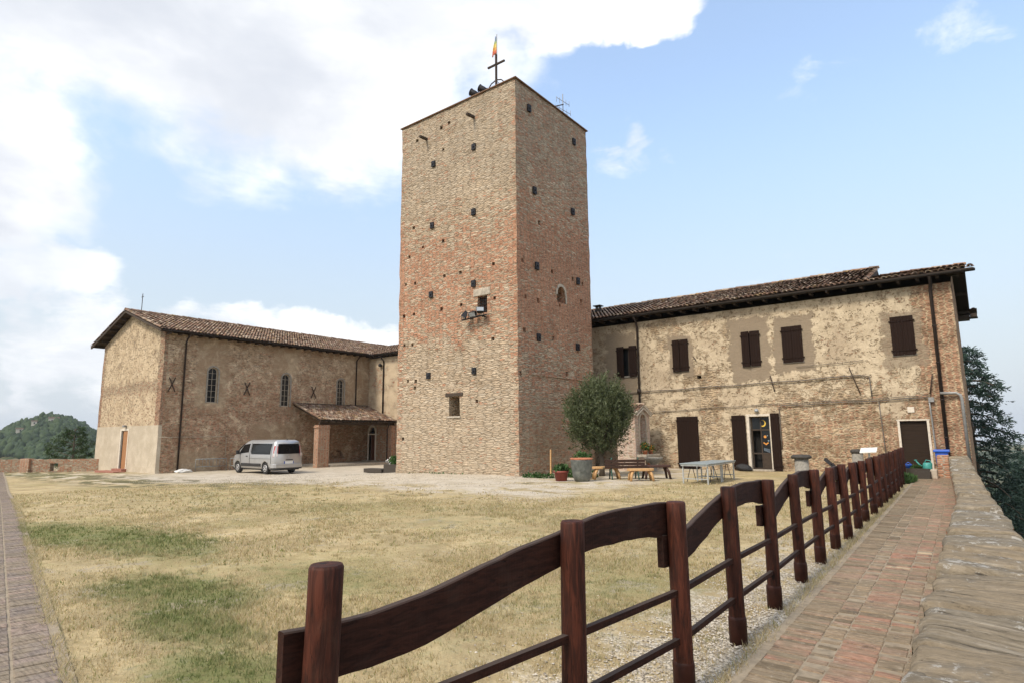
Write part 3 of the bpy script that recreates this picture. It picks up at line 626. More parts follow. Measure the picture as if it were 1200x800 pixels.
for a, c_ in zip(ys[:-1], ys[1:]):
    mb.raw([(path_l(a) - .01, a, .008), (path_r(a) + .2, a, .008), (path_r(c_) + .2, c_, .008), (path_l(c_) - .01, c_, .008)], [(0, 1, 2, 3)])
    mb.raw([(path_l(a) - .055, a, -.06), (path_l(a) + .075, a, .013), (path_l(c_) + .075, c_, .013), (path_l(c_) - .055, c_, -.06)], [(0, 1, 2, 3)])
tag(mb.build('path_bed', M['mortar']), kind='structure')
# left walkway: line through (-5.26,1.68) running away to the far wall
wd = Vector((-1, .2146, 0)).normalized(); wn = Vector((-wd.y, wd.x, 0)) * 1.0      # wn points to the near side
if wn.y > 0: wn = -wn
mb = MB(); s = -4.; o = Vector((-5.26, 1.68, 0)); row = 0
while s < 51:
    dv = random.uniform(.10, .14)
    for ci, (a, c_) in enumerate(((.03, .29), (.31, .60), (.61, .90), (.91, 1.2), (1.21, 1.34))):
        q0 = o + wd * s; z_ = lambda P: gzf(P.x, P.y)
        Ps = [q0 + wn * c_, q0 + wn * a, q0 + wn * a + wd * (dv - .012), q0 + wn * c_ + wd * (dv - .012)]
        nr = (Ps[1] - Ps[0]).cross(Ps[2] - Ps[1]); Ps = Ps if nr.z > 0 else Ps[::-1]
        Ps = [Vector((P.x, P.y, z_(P))) for P in Ps]
        brick_top(mb, Ps, 0, .010 + random.uniform(-.003, .004), min(1, max(.01, random.gauss(.45, .22))))
    s += dv
tag(mb.build('walkway', M['walkbrick']), kind='structure')
mb = MB()
for k in range(56):
    a, c_ = -4.5 + k, -3.5 + k
    P = [o + wd * a - wn * .05, o + wd * a + wn * 1.4, o + wd * c_ + wn * 1.4, o + wd * c_ - wn * .05]
    if (P[1] - P[0]).cross(P[2] - P[1]).z < 0: P = P[::-1]
    mb.raw([(q.x, q.y, gzf(q.x, q.y) + .003) for q in P], [(0, 1, 2, 3)])
tag(mb.build('walkway_bed', M['mortar']), kind='structure')

# ------------------------------------------------------------------ parapet wall on the right
m, g, b = newmat('parapet_rock'); p = g.pos(); x, y, z = g.sep(p); n = g.noise(p, 3., 6., .65, .3); n2 = g.noise(p, 16., 6., .72, .4); n3 = g.noise(p, 70., 3., .7)
lay = g.noise(g.comb(g.mul(x, .9), g.add(g.mul(y, 9.), g.mul(x, 1.4)), g.mul(z, 9.)), 1.7, 9., .74, .45)
t = g.add(g.attr('tint'), g.mul(g.sub(n, .5), .35))
c = g.ramp(lay, [(.3, (.13, .105, .075)), (.42, (.27, .22, .15)), (.52, (.36, .295, .205)), (.62, (.46, .39, .29)), (.72, (.54, .48, .38))])
c = g.mix(g.mul(g.sm(t, .35, .30), .55), c, g.mulc((.265, .235, .185), g.add(.45, g.mul(lay, 1.15)))); c = g.mix(g.mul(g.sm(t, .62, .68), .70), c, g.mulc((.37, .295, .20), g.add(.5, g.mul(lay, 1.)))); c = g.mix(g.mul(g.sm(n, .5, .66), .5), c, (.235, .215, .18))
lich = g.mul(g.sm(g.add(g.add(n, g.mul(n2, .8)), g.mul(g.sm(t, .45, .2), .08)), 1.03, 1.09), .7); c = g.mix(lich, c, (.60, .575, .52))
c = g.mix(g.mul(g.sm(lay, .40, .30), .7), c, (.10, .085, .068)); crv = g.noise(g.comb(g.mul(x, .8), g.add(g.mul(y, 6.), g.mul(x, 1.)), g.mul(z, 6.)), 3.0, 9., .8, .6); c = g.mix(g.mul(g.sm(crv, .44, .36), .85), c, (.055, .046, .037)); c = g.mulc(c, g.add(.36, g.mul(n2, .56)))
fin(g, b, c, .92, g.bump(g.add(g.mul(lay, 1.2), g.add(g.mul(n2, .6), g.mul(n3, .2))), .75, .03), spec=.15); M['rock'] = m
wall = root('parapet_wall', (0, 12, 0), 'low rubble parapet wall topped with rough weathered flat stones beside the brick path', 'wall')
slab = []; v = -1.2
while v < 30: L = random.choice((.18, .35, .5, .6, .75)); slab.append((v, v + L, random.uniform(-.045, .045), random.uniform(-.10, .10), random.uniform(-.06, .06), random.random(), random.uniform(-.25, .25))); v += L
def in_edge(v): return .075 - .041 * v if v > 12.5 else (-.4375 + (12.5 - v) * .002 if v < 11.5 else -.4375 + 0 * v)
def out_edge(v): return .52 - .0355 * v if v > 3 else .42
vsn = np.arange(-1.2, 28.9, .03); NN = 26
sidx = 0; Vt = []; tints = []
for v in vsn:
    for u_t in range(NN + 1):
        t_ = u_t / NN; a, c_ = in_edge(v), out_edge(v); u = a + (c_ - a) * t_
        vv = v + mnoise.noise((u * 2.5, v * 1.2, 9)) * .16 + u * .35 * 0
        k = sidx
        sl = next((s for s in slab[max(0, sidx - 3):] if s[0] <= vv + .12 * (t_ - .5) * s[6] * 4 < s[1]), slab[-1])
        f = (vv - sl[0]) / (sl[1] - sl[0]); gap = max(0., min(f, 1 - f) * (sl[1] - sl[0])); f = min(1, max(0, f))
        zz = .575 + sl[2] + sl[3] * (f - .5) * .5 + sl[4] * (t_ - .5) - .06 * math.exp(-gap / .013)
        ly = v * 9. + u * 3.2 + mnoise.noise((u * 1.5, v * 1.5, 4)) * 1.6
        zz += mnoise.noise((u * 1.1, v * 2.2, 1)) * .022 + mnoise.noise((u * 1.6, (v + .14 * u) * 22, 6)) * .011 + mnoise.noise((u * 2.6, (v + .14 * u) * 55, 8)) * .006 + mnoise.fractal((u * 6, v * 14, 2), 1., 2., 4) * .005
        zz -= .085 * (math.exp(-t_ / .035) + math.exp(-(1 - t_) / .04)) * (.6 + .6 * mnoise.noise((v * 3., t_ * 3., 7)))
        zz += .14 * float(ss(v, 18, 27))
        Vt.append((u + mnoise.noise((v * 2.2, t_ * 2, 3)) * .045 + mnoise.noise((v * 9, t_ * 2, 5)) * .014, v, zz))
    while sidx < len(slab) - 1 and slab[sidx][1] < v - .4: sidx += 1
nv = len(vsn); idx = np.arange(nv * (NN + 1)).reshape(nv, NN + 1)
F = np.stack([idx[:-1, :-1], idx[:-1, 1:], idx[1:, 1:], idx[1:, :-1]], -1).reshape(-1, 4)
Vt = np.array(Vt); tn = np.array([next((s[5] for s in slab if s[0] <= vsn[min(nv - 1, f // NN)] < s[1]), .5) for f in range(len(F))])
mesh_np('cap_stones', Vt, F, M['rock'], wall, tn, True)
# faces below the caps
mb = MB(); A = Vt.reshape(nv, NN + 1, 3)
for k in range(0, nv - 3, 3):
    p0, p1 = A[k, 0], A[k + 3, 0]
    mb.raw([tuple(p0), tuple(p1), (p1[0] + .03, p1[1], -.1), (p0[0] + .03, p0[1], -.1)], [(0, 1, 2, 3)])
    p0, p1 = A[k, NN], A[k + 3, NN]
    mb.raw([tuple(p0), (p0[0] + .02, p0[1], -5.5), (p1[0] + .02, p1[1], -5.5), tuple(p1)], [(0, 1, 2, 3)])
mb.raw([(-1.5, -1.2, -1), (1.2, -1.2, -1), (1.2, -1.2, .5), (-.4, -1.2, .5)], [(0, 1, 2, 3)])
mb.build('brick_face', M['parapet_brick'], wall)
MB().box(-1.40, -1.05, 27.2, 28.2, -.05, .80).build('end_pier', M['brick'], wall, bevel=.02)

# far wall at the left edge of the plateau
lw = root('boundary_wall', (-53, 13.7, -.62), 'low old brick boundary wall with a pier and a small square opening on the left', 'wall')
a = Vector((-59.8, 9.0, 0)); c_ = Vector((-46, 19.6, 0)); d = (c_ - a).normalized(); nrm = Vector((d.y, -d.x, 0)) * .2
mb = MB(); K = 46
pts = [a + (c_ - a) * (i / K) for i in range(K + 1)]
for i in range(K):
    z0 = .27 + mnoise.noise((i * .7, 0, 0)) * .05; z1 = .27 + mnoise.noise(((i + 1) * .7, 0, 0)) * .05
    p0, p1 = pts[i], pts[i + 1]; zb = -.95
    q = [(p0 + nrm), (p1 + nrm), (p1 - nrm), (p0 - nrm)]
    mb.raw([(r_.x, r_.y, zb) for r_ in q] + [(q[0].x, q[0].y, z0), (q[1].x, q[1].y, z1), (q[2].x, q[2].y, z1), (q[3].x, q[3].y, z0)],
           [(4, 5, 6, 7), (0, 1, 5, 4), (1, 2, 6, 5), (2, 3, 7, 6), (3, 0, 4, 7)])
bm = bmesh.new()
for vv in mb.v: bm.verts.new(vv)
bm.verts.ensure_lookup_table()
for f in mb.f: bm.faces.new([bm.verts[i] for i in f])
bmesh.ops.remove_doubles(bm, verts=bm.verts, dist=1e-4)
seen = {}
for f in list(bm.faces): seen.setdefault(tuple(sorted(v_.index for v_ in f.verts)), []).append(f)
bmesh.ops.delete(bm, geom=[f for L in seen.values() if len(L) > 1 for f in L], context='FACES')
bmesh.ops.holes_fill(bm, edges=[e for e in bm.edges if e.is_boundary], sides=400); bmesh.ops.recalc_face_normals(bm, faces=bm.faces)
me = bpy.data.meshes.new('masonry'); bm.transform(Matrix.Translation(-lw.location)); bm.to_mesh(me); bm.free(); me.materials.append(M['lowwall'])
wo_ = bpy.data.objects.new('masonry', me); COL.objects.link(wo_); wo_.parent = lw
hc = a + d * 9.35
cut(wo_, MB().obox((hc.x, hc.y, -.28), d * .29, nrm * 3, (0, 0, .27)))
pc = a + d * 7.35 - nrm * 0
MB().obox((pc.x + nrm.x * .4, pc.y + nrm.y * .4, -.33), d * .33, nrm * 1.5, (0, 0, .66)).build('pier', M['brick'], lw, bevel=.03)

# ------------------------------------------------------------------ terrain out to the horizon
def terrain(x, y):
    r = np.hypot(x, y); th = np.degrees(np.arctan2(y, x)) % 360
    n = np.array([mnoise.fractal((a / 420., c_ / 420., 0), 1., 2., 5) for a, c_ in zip(np.ravel(x), np.ravel(y))]).reshape(np.shape(x))
    h = -8 - 62 * ss(r, 40, 330) - 60 * ss(r, 900, 4200) + n * 9 * ss(r, 150, 700)
    def hill(t0, st, r0, sr, H): 
        dt = (th - t0 + 180) % 360 - 180; return H * np.exp(-(dt / st) ** 2 - ((r - r0) / sr) ** 2)
    h = h + hill(164.6, 3.6, 780, 260, 34) + hill(170, 22, 800, 300, 58) + hill(161.5, 2.2, 480, 120, 26)
    h = h + hill(88, 12, 1500, 500, 42) + hill(60, 18, 1700, 600, 60) + hill(88, 9, 420, 160, 22) + hill(120, 16, 1500, 500, 50)
    return h
rr = np.concatenate([[0], np.geomspace(30, 9000, 90)]); tt = np.radians(np.linspace(0, 360, 241))
RR, TT = np.meshgrid(rr, tt); X = -20 + RR * np.cos(TT); Y = 20 + RR * np.sin(TT); Z = terrain(X, Y)
ny, nx = X.shape; idx = np.arange(nx * ny).reshape(ny, nx); F = np.stack([idx[:-1, :-1], idx[:-1, 1:], idx[1:, 1:], idx[1:, :-1]], -1).reshape(-1, 4)
m, g, b = newmat('hillside_ground'); p = g.pos(); n = g.noise(p, .010, 6., .65); n2 = g.noise(p, .06, 5., .65)
c = g.ramp(n, [(.35, (.022, .036, .014)), (.52, (.045, .058, .024)), (.64, (.20, .17, .09)), (.72, (.30, .25, .15))]); c = g.mulc(c, g.add(.6, g.mul(n2, .8)))
fin(g, b, c, .95, spec=.1); M['hill'] = m
tag(mesh_np('terrain', np.stack([X, Y, Z], -1).reshape(-1, 3), F, M['hill'], smooth=True), kind='structure')
# wooded slopes: every crown a small bumpy mass, all one wood
bm = bmesh.new(); bmesh.ops.create_icosphere(bm, subdivisions=2, radius=1.); base = np.array([v_.co for v_ in bm.verts]); bf = np.array([[v_.index for v_ in f.verts] for f in bm.faces]); bm.free()
def wood(name, n, t0, t1, r0, r1, s0, s1, label, keep):
    th = np.radians(rng.uniform(t0, t1, n)); r = rng.uniform(r0, r1, n); x = r * np.cos(th); y = r * np.sin(th)
    k = np.array([mnoise.fractal((a / 130., c_ / 130., 3), 1., 2., 3) for a, c_ in zip(x, y)]) > keep; x, y = x[k], y[k]; n = len(x)
    z = terrain(x + 0., y); s = rng.uniform(s0, s1, n); tall = rng.uniform(.8, 1.5, n); tall[rng.random(n) < .07] *= 1.7
    J = 1 + rng.normal(0, .17, (n, len(base)))
    P = base[None] * J[..., None] * s[:, None, None]; P[..., 2] *= tall[:, None]; P += np.stack([x, y, z + s * .75], -1)[:, None]
    F = (bf[None] + len(base) * np.arange(n)[:, None, None]).reshape(-1, 3)
    return tag(mesh_np(name, P.reshape(-1, 3), F, M['forest'], smooth=True), label, 'forest', kind='stuff')
wood('forest', 24000, 157, 173, 330, 860, 1.5, 3.4, 'dark green wood covering the distant hill on the left', -.22)
wood('forest', 8000, 78, 97, 150, 800, 1.6, 3.6, 'dark green wood on the valley slope to the right', -.25)
# haze over the whole scene, the sky outside it
m = bpy.data.materials.new('haze_air'); m.use_nodes = True; m.node_tree.nodes.clear(); g = G(m.node_tree)
pv = g.node('ShaderNodeVolumePrincipled'); pv.inputs['Color'].default_value = (.86, .92, 1, 1); pv.inputs['Density'].default_value = .00013; pv.inputs['Anisotropy'].default_value = .1
ou = g.node('ShaderNodeOutputMaterial'); g.nt.links.new(pv.outputs[0], ou.inputs['Volume']); M['haze'] = m
hb = MB().box(-9500, 9500, -9500, 9500, -260, 160).build('haze', m); tag(hb, 'pale blue summer haze over the valley and hills', 'haze', kind='stuff')
# ------------------------------------------------------------------ roofs
def tile_roof(mb, p0, ex, up, width, length, sp=.21, step=.36, r=.098, lift=.0, flip=False):
    """rows of overlapping half-round tiles: p0 eave corner, ex along the eave, up along the slope"""
    ex = Vector(ex).normalized(); up = Vector(up).normalized(); nr = ex.cross(up).normalized()
    if nr.z < 0: nr = -nr
    p0 = Vector(p0) + nr * lift; nc = max(1, int(round(width / sp))); sp = width / nc; ns = int(length / step) + 1
    for i in range(nc):
        for j in range(ns):
            l0 = j * step - .03; l1 = min(length, l0 + step + .09)
            if l0 > length - .05: continue
            jt = random.gauss(0, .012); yaw = random.gauss(0, .018); base = p0 + ex * (sp * (i + .5) + jt) + up * l0 + up * (random.gauss(0, .016))
            ra, rb = r * random.uniform(.95, 1.06), r * .80
            hA, hB = .035 + random.uniform(-.006, .010), .005
            A, B = [], []
            for k in range(6):
                t = math.pi * k / 5; cx, sz_ = math.cos(t), math.sin(t)
                A.append(base + ex * (cx * ra) + nr * (sz_ * ra * .8 + hA)); B.append(base + up * (l1 - l0) + ex * (cx * rb + yaw * 2) + nr * (sz_ * rb * .8 + hB))
            ti = min(1, max(.001, random.random()))
            mb.raw(A + B, [(k, k + 1, k + 7, k + 6) for k in range(5)], True, ti)
            if j == 0:     # the thickness seen at the eave
                C = [base + (a - base) * .82 + Vector((0, 0, 0)) for a in A]
                mb.raw(A + C, [(k, k + 6, k + 7, k + 1) for k in range(5)], False, ti)
        # channel between the covers
        q = p0 + ex * (sp * i); d = nr * .012
        mb.raw([q + d, q + ex * sp + d, q + ex * sp + up * length + d, q + up * length + d], [(0, 1, 2, 3)], False, random.uniform(.05, .5))
def ridge_tiles(mb, a, b, r=.13, step=.38):
    a, b = Vector(a), Vector(b); n = max(1, int((b - a).length / step)); d = (b - a) / n; x = d.normalized(); s = x.cross(Vector((0, 0, 1))).normalized()
    for i in range(n):
        p, q = a + d * i, a + d * (i + 1.12); z = random.uniform(-.01, .02)
        A = [p + s * (math.cos(t) * r) + Vector((0, 0, math.sin(t) * r * .85 + z + .02)) for t in [math.pi * k / 5 for k in range(6)]]
        B = [q + s * (math.cos(t) * r * .88) + Vector((0, 0, math.sin(t) * r * .8 + z)) for t in [math.pi * k / 5 for k in range(6)]]
        mb.raw(A + B, [(k, k + 1, k + 7, k + 6) for k in range(5)], True, random.uniform(.1, 1))
def gutter(p, q, mat, parent, r=.075):
    p, q = Vector(p), Vector(q); d = (q - p).normalized(); s = d.cross(Vector((0, 0, 1))); mb = MB()
    P = [s * (r * math.cos(t)) + Vector((0, 0, r * math.sin(t))) for t in [math.pi + math.pi * k / 6 for k in range(7)]]; P2 = [v_ * .88 for v_ in P[::-1]]
    mb.prism([p + v_ for v_ in P + P2], q - p)
    n = int((q - p).length / 1.1)
    for i in range(1, n):
        c = p + (q - p) * (i / n); mb.tube([c + v_ * 1.06 for v_ in P], .008, 5)
    return mb.build('gutter', mat, parent)
def downpipe(pts, mat, parent, r=.05):
    mb = MB().tube(pts, r, 10); a, b = Vector(pts[-2]), Vector(pts[-1])
    for k in range(1, 5):
        c = a + (b - a) * (k / 5); d = (b - a).normalized(); mb.tube([c - d * .02, c + d * .02], r * 1.35, 10)
    return mb.build('downpipe', mat, parent)
def surface_grid(P, dx=.3, jit=.0, seed=0):
    pass
def wall_block(name, x0, x1, y0, y1, z0, z1, mat, parent, cell=.4, amp=.03, seed=0., batter=0.):
    """a closed block whose faces are gently uneven, like old masonry"""
    nx, ny, nz = [max(1, int(round((b - a) / cell))) for a, b in ((x0, x1), (y0, y1), (z0, z1))]
    bm = bmesh.new(); D = {}
    def vert(i, j, k):
        if (i, j, k) not in D:
            x, y, z = x0 + (x1 - x0) * i / nx, y0 + (y1 - y0) * j / ny, z0 + (z1 - z0) * k / nz
            q = (x * 1.3 + seed, y * 1.3, z * 1.6); ox = mnoise.noise(q) + .6 * mnoise.noise((q[0] * 3.1, q[1] * 3.1, q[2] * 3.1)); oy = mnoise.noise((q[0], q[1] + 50, q[2])) + .6 * mnoise.noise((q[0] * 3.1, q[1] * 3.1 + 50, q[2] * 3.1))
            bt = batter * (1 - k / nz); sx = (-1 if i == 0 else 1 if i == nx else 0); sy = (-1 if j == 0 else 1 if j == ny else 0)
            D[(i, j, k)] = bm.verts.new((x + ox * amp * (sx != 0) + sx * bt, y + oy * amp * (sy != 0) + sy * bt, z))
        return D[(i, j, k)]
    def face(a, b, c, d): bm.faces.new((vert(*a), vert(*b), vert(*c), vert(*d)))
    for k in range(nz):
        for i in range(nx):
            face((i, 0, k), (i + 1, 0, k), (i + 1, 0, k + 1), (i, 0, k + 1)); face((i + 1, ny, k), (i, ny, k), (i, ny, k + 1), (i + 1, ny, k + 1))
        for j in range(ny):
            face((0, j + 1, k), (0, j, k), (0, j, k + 1), (0, j + 1, k + 1)); face((nx, j, k), (nx, j + 1, k), (nx, j + 1, k + 1), (nx, j, k + 1))
    for i in range(nx):
        for j in range(ny):
            face((i, j + 1, 0), (i + 1, j + 1, 0), (i + 1, j, 0), (i, j, 0)); face((i, j, nz), (i + 1, j, nz), (i + 1, j + 1, nz), (i, j + 1, nz))
    me = bpy.data.meshes.new(name); bm.transform(Matrix.Translation(-origin_of(parent))); bm.to_mesh(me); bm.free(); me.materials.append(mat)
    o = bpy.data.objects.new(name, me); COL.objects.link(o); o.parent = parent; return o

# ------------------------------------------------------------------ tower
X0, X1, Y0, Y1 = -23.04, -15.42, 20.44, 26.78
tw = root('tower', (X1, Y0, 0), 'tall square medieval tower of rough stone and brick in the middle of the yard', 'tower')
body = wall_block('wall', X0, X1, Y0, Y1, -.5, 17.93, M['tower'], tw, .28, .032)
LH = [(-22.34, 10.73), (-18.79, 9.29), (-19.85, 9.29), (-16.76, 9.33), (-21.88, 9.26), (-22.56, 9.3), (-16.7, 7.73), (-18.71, 7.71), (-20.0, 7.68), (-21.93, 7.68), (-22.67, 7.66), (-16.82, 5.91), (-22.0, 6.14), (-22.56, 6.17), (-21.73, 4.33), (-22.29, 4.37), (-21.78, 4.0), (-17.77, 3.19), (-22.57, 1.54), (-19.58, 17.15), (-20.14, 17.08), (-21.87, 16.92), (-19.98, 15.84), (-22.05, 12.21), (-19.95, 11.08), (-21.35, 11.04)]
RH = [(20.85, 9.35), (21.05, 7.73), (22.03, 7.71), (23.21, 9.32), (23.83, 7.78), (20.91, 6.2), (23.22, 6.12), (20.62, 4.29), (24.33, 4.54), (26.01, 9.26), (25.76, 8.31), (25.04, 9.33), (22.17, 11.45)]
mb = MB()
for x, z in LH:
    s = random.uniform(.072, .10); mb.box(x - s, x + s, Y0 - .4, Y0 + .55, z - s * .95, z + s * .95)
for y, z in RH:
    s = random.uniform(.072, .10); mb.box(X1 - .55, X1 + .4, y - s, y + s, z - s * 1.1, z + s * 1.1)
mb.box(-17.70, -17.14, Y0 - .4, Y0 + .75, 7.15, 7.94)
mb.box(-19.47, -18.80, Y0 - .4, Y0 + .9, 2.56, 3.47)
mb.prism(arch_poly(23.60, 24.30, 7.92, 8.72, lambda a, z: (X1 - .7, a, z), 8, True), (1.2, 0, 0))
cut(body, mb)
ms = MB().box(-17.95, -16.95, Y0 - .045, Y0 + .03, 7.955, 8.30); ms.build('window_lintel', M['stone'], tw, bevel=.03)
gr = MB()
for k in range(5): gr.bar((-17.64 + .11 * k, Y0 + .12, 7.15), (-17.64 + .11 * k, Y0 + .12, 7.94), .022)
for k in range(4): gr.bar((-17.70, Y0 + .145, 7.27 + .17 * k), (-17.14, Y0 + .145, 7.27 + .17 * k), .022)
gr.build('window_grille', M['iron'], tw)
MB().box(-17.72, -17.12, Y0 + .66, Y0 + .70, 7.1, 7.98).build('dark_window_sheet', M['dark'], tw)  # near-black sheet painting the shade behind the bars
MB().box(-19.68, -18.60, Y0 - .05, Y0 + .10, 3.475, 3.62).build('window_lintel', M['eavewood'], tw, bevel=.01)
MB().box(-19.56, -18.74, Y0 - .06, Y0 + .35, 2.47, 2.557).build('window_sill', M['stone'], tw, bevel=.02)
mb = MB(); C1, C2 = [], []
MB().box(X1 - .66, X1 - .60, 23.5, 24.4, 7.85, 8.8).build('dark_window_sheet', M['dark'], tw)  # near-black sheet added so the arched opening looks shaded inside
outer = arch_poly(23.48, 24.42, 7.92, 8.86, lambda a, z: (X1 - .02, a, z), 8, True); inner = arch_poly(23.60, 24.30, 7.92, 8.72, lambda a, z: (X1 - .02, a, z), 8, True)
for k in range(1, len(outer) - 1):
    q = [outer[k], outer[k + 1], inner[k + 1], inner[k]]; mb.prism(q, (.055, 0, 0))
mb.build('window_arch', M['stone'], tw)
def tie_plate(p, n_axis):
    mb = MB(); x, z = p
    if n_axis == 'y':
        mb.box(x - .115, x + .115, Y0 - .085, Y0 + .02, z - .155, z + .155); mb.tube([(x, Y0 - .13, z), (x, Y0 - .08, z)], .05, 8)
        for i in (-1, 1):
            for j in (-1, 1): mb.tube([(x + i * .07, Y0 - .105, z + j * .11), (x + i * .07, Y0 - .08, z + j * .11)], .016, 6)
    else:
        mb.box(X1 - .02, X1 + .085, x - .125, x + .125, z - .17, z + .17); mb.tube([(X1 + .08, x, z), (X1 + .13, x, z)], .05, 8)
        for i in (-1, 1):
            for j in (-1, 1): mb.tube([(X1 + .08, x + i * .07, z + j * .11), (X1 + .105, x + i * .07, z + j * .11)], .016, 6)
    mb.build('tie_plate', M['iron'], tw, bevel=.008)
for p in [(-17.93, 15.33), (-20.64, 15.26), (-17.94, 12.07), (-20.68, 12.02), (-17.94, 8.6), (-20.7, 8.49), (-17.9, 4.56), (-20.82, 4.53)]: tie_plate(p, 'y')
for p in [(21.47, 16.89), (25.46, 16.8), (21.82, 12.92), (25.17, 12.88), (21.91, 9.31), (25.5, 9.31), (21.96, 6.0), (25.31, 5.93)]: tie_plate(p, 'x')
for x, z in ((-17.95, 16.90), (-21.15, 16.79)):
    MB().bar((x + .0, Y0 + .3, z), (x + .0, Y0 - .52, z - .06), .12, .11).build('beam_stub', M['eavewood'], tw)
M['coping'] = simple('coping_tiles', (.20, .12, .075), .9, var=.4)
mb = MB()
for x0, x1, y0, y1 in ((X0 - .09, X1 + .09, Y0 - .09, Y0 + .5), (X0 - .09, X1 + .09, Y1 - .5, Y1 + .09), (X0 - .09, X0 + .5, Y0 + .505, Y1 - .505), (X1 - .5, X1 + .09, Y0 + .505, Y1 - .505)):
    mb.box(x0, x1, y0, y1, 17.935, 17.985)
mb.build('coping', M['coping'], tw, bevel=.01)
MB().box(X0 + .45, X1 - .45, Y0 + .45, Y1 - .45, 17.6, 17.94).build('roof_slab', M['stone'], tw)
MB().box(X1 - .01, X1 + .045, 21.4, 25.8, 4.28, 4.37).build('string_course', M['tower'], tw, bevel=.015)

# things on and at the tower
def floodlight(loc, yaw, pitch, label, group, s=1.):
    r = root('floodlight', loc, label, 'floodlight', group)
    Mx = Matrix.Rotation(yaw, 4, 'Z') @ Matrix.Rotation(pitch, 4, 'X'); L = Vector(loc)
    def tf(mb): mb.v = [tuple(L + Mx @ (Vector(v_) * s) + Vector((0, 0, .24 * s))) for v_ in mb.v]; return mb
    h = MB(); A = [(-.19, -.16, -.13), (.19, -.16, -.13), (.19, -.16, .13), (-.19, -.16, .13)]; B = [(-.11, .12, -.08), (.11, .12, -.08), (.11, .12, .08), (-.11, .12, .08)]
    h.raw(A + B, [(0, 1, 2, 3), (4, 7, 6, 5), (0, 4, 5, 1), (1, 5, 6, 2), (2, 6, 7, 3), (3, 7, 4, 0)])
    for k in range(5): h.box(-.09 + .04 * k, -.078 + .04 * k, .10, .17, -.07, .07)
    tf(h).build('housing', M['iron'], r)
    tf(MB().box(-.17, .17, -.168, -.158, -.11, .11)).build('lamp_glass', M['lampglass'], r)
    b = MB().tube([L + Vector((-.22 * s, 0, .24 * s)), L + Vector((-.22 * s, 0, .02)), L + Vector((.22 * s, 0, .02)), L + Vector((.22 * s, 0, .24 * s))], .018 * s, 6); b.build('bracket', M['iron'], r)
    return r
M['lampglass'] = simple('lamp_glass', (.30, .33, .36), .15, bump=0, spec=.6)
floodlight((-18.15, Y0 - .38, 6.88), R(-50), R(62), 'grey floodlight turned flat to the left under the barred tower window', 'floodlights under the tower window', .95)
floodlight((-17.68, Y0 - .33, 6.90), R(10), R(35), 'middle floodlight right below the bars of the tower window', 'floodlights under the tower window', .9)
floodlight((-17.26, Y0 - .35, 6.95), R(40), R(-25), 'floodlight tilted up at the right end below the barred tower window', 'floodlights under the tower window', .9)
MB().bar((-18.45, Y0 - .26, 6.90), (-16.95, Y0 - .26, 6.98), .05).build('lamp_rail', M['iron'], tw)
for k in (-18.0, -17.2): MB().bar((k, Y0 + .1, 6.93), (k, Y0 - .28, 6.93), .05).build('lamp_rail_bracket', M['iron'], tw)
def round_lamp(x, label):
    r = root('spotlight', (x, 20.86, 18.03), label, 'spotlight', 'black spotlights on the tower top'); mb = MB()
    d = Vector((-.55, -.3, .35)).normalized(); c = Vector((x, 20.86, 18.42))
    MB().tube([c + d * .22, c + d * .20, c, c - d * .2, c - d * .26], [.165, .165, .15, .11, .04], 14).build('housing', M['iron'], r)
    q = orient(d); MB().tube([c + d * .23 + (q[0] * math.cos(t) + q[1] * math.sin(t)) * .168 for t in [k * math.pi / 8 for k in range(17)]], .022, 6, cap=False).build('rim', M['iron'], r)
    MB().tube([(x - .24, 20.86, 18.42), (x - .22, 20.86, 18.10), (x, 20.86, 18.04), (x + .22, 20.86, 18.10), (x + .24, 20.86, 18.42)], .022, 6).build('bracket', M['iron'], r)
round_lamp(-18.25, 'black round spotlight at the left on the tower edge'); round_lamp(-17.68, 'black round spotlight nearest to the iron cross on the tower')
cr = root('iron_cross', (-16.95, 20.95, 18.03), 'tall iron cross on a hooped stand at the front edge of the tower top', 'cross'); cx, cy = -16.95, 20.95
MB().bar((cx, cy, 18.0), (cx, cy, 20.05), .085).build('upright', M['rustiron'], cr)
MB().bar((cx - .52, cy, 19.52), (cx + .52, cy, 19.52), .085, .075).build('crossbar', M['rustiron'], cr)
hp = MB()
for dx_, dy_ in ((.52, 0), (0, .5)):
    hp.tube([(cx - dx_, cy - dy_ * .0, 18.02), (cx - dx_ * .96, cy, 18.40), (cx - dx_ * .6, cy + dy_ * .6, 18.60), (cx, cy, 18.70), (cx + dx_ * .6, cy + dy_, 18.60), (cx + dx_ * .96, cy + dy_, 18.40), (cx + dx_, cy + dy_, 18.02)], .03, 6)
hp.build('hoop_stand', M['rustiron'], cr)
fl = root('rainbow_flag', (-16.98, 21.05, 18.03), 'small rainbow striped flag hanging from a thin pole above the cross', 'flag')
MB().tube([(-16.98, 21.05, 18.03), (-16.98, 21.05, 21.2)], .018, 6).build('pole', M['greypipe'], fl)
m, g, b = newmat('rainbow_cloth'); z = g.sep(g.obj())[2]
fin(g, b, g.ramp(g.m('DIVIDE', g.sub(z, 2.12), .98), [(0, (.60, .17, .11)), (.22, (.68, .36, .12)), (.38, (.70, .58, .20)), (.58, (.42, .50, .22)), (.70, (.28, .38, .45)), (.84, (.22, .28, .42))], 'CONSTANT'), .8, spec=.1); M['flagcloth'] = m
V, F = [], []
for i in range(9):
    for j in range(7):
        t, w = i / 8, j / 6; wd_ = .06 + .26 * (1 - t) ** 1.3
        V.append((-16.99 - w * wd_, 21.05 + math.sin(w * 9 + t * 4) * .05 * w * 1.2, 20.18 + .92 * t - w * (1 - t) * .08))
for i in range(8):
    for j in range(6): F.append((i * 7 + j, i * 7 + j + 1, i * 7 + j + 8, i * 7 + j + 7))
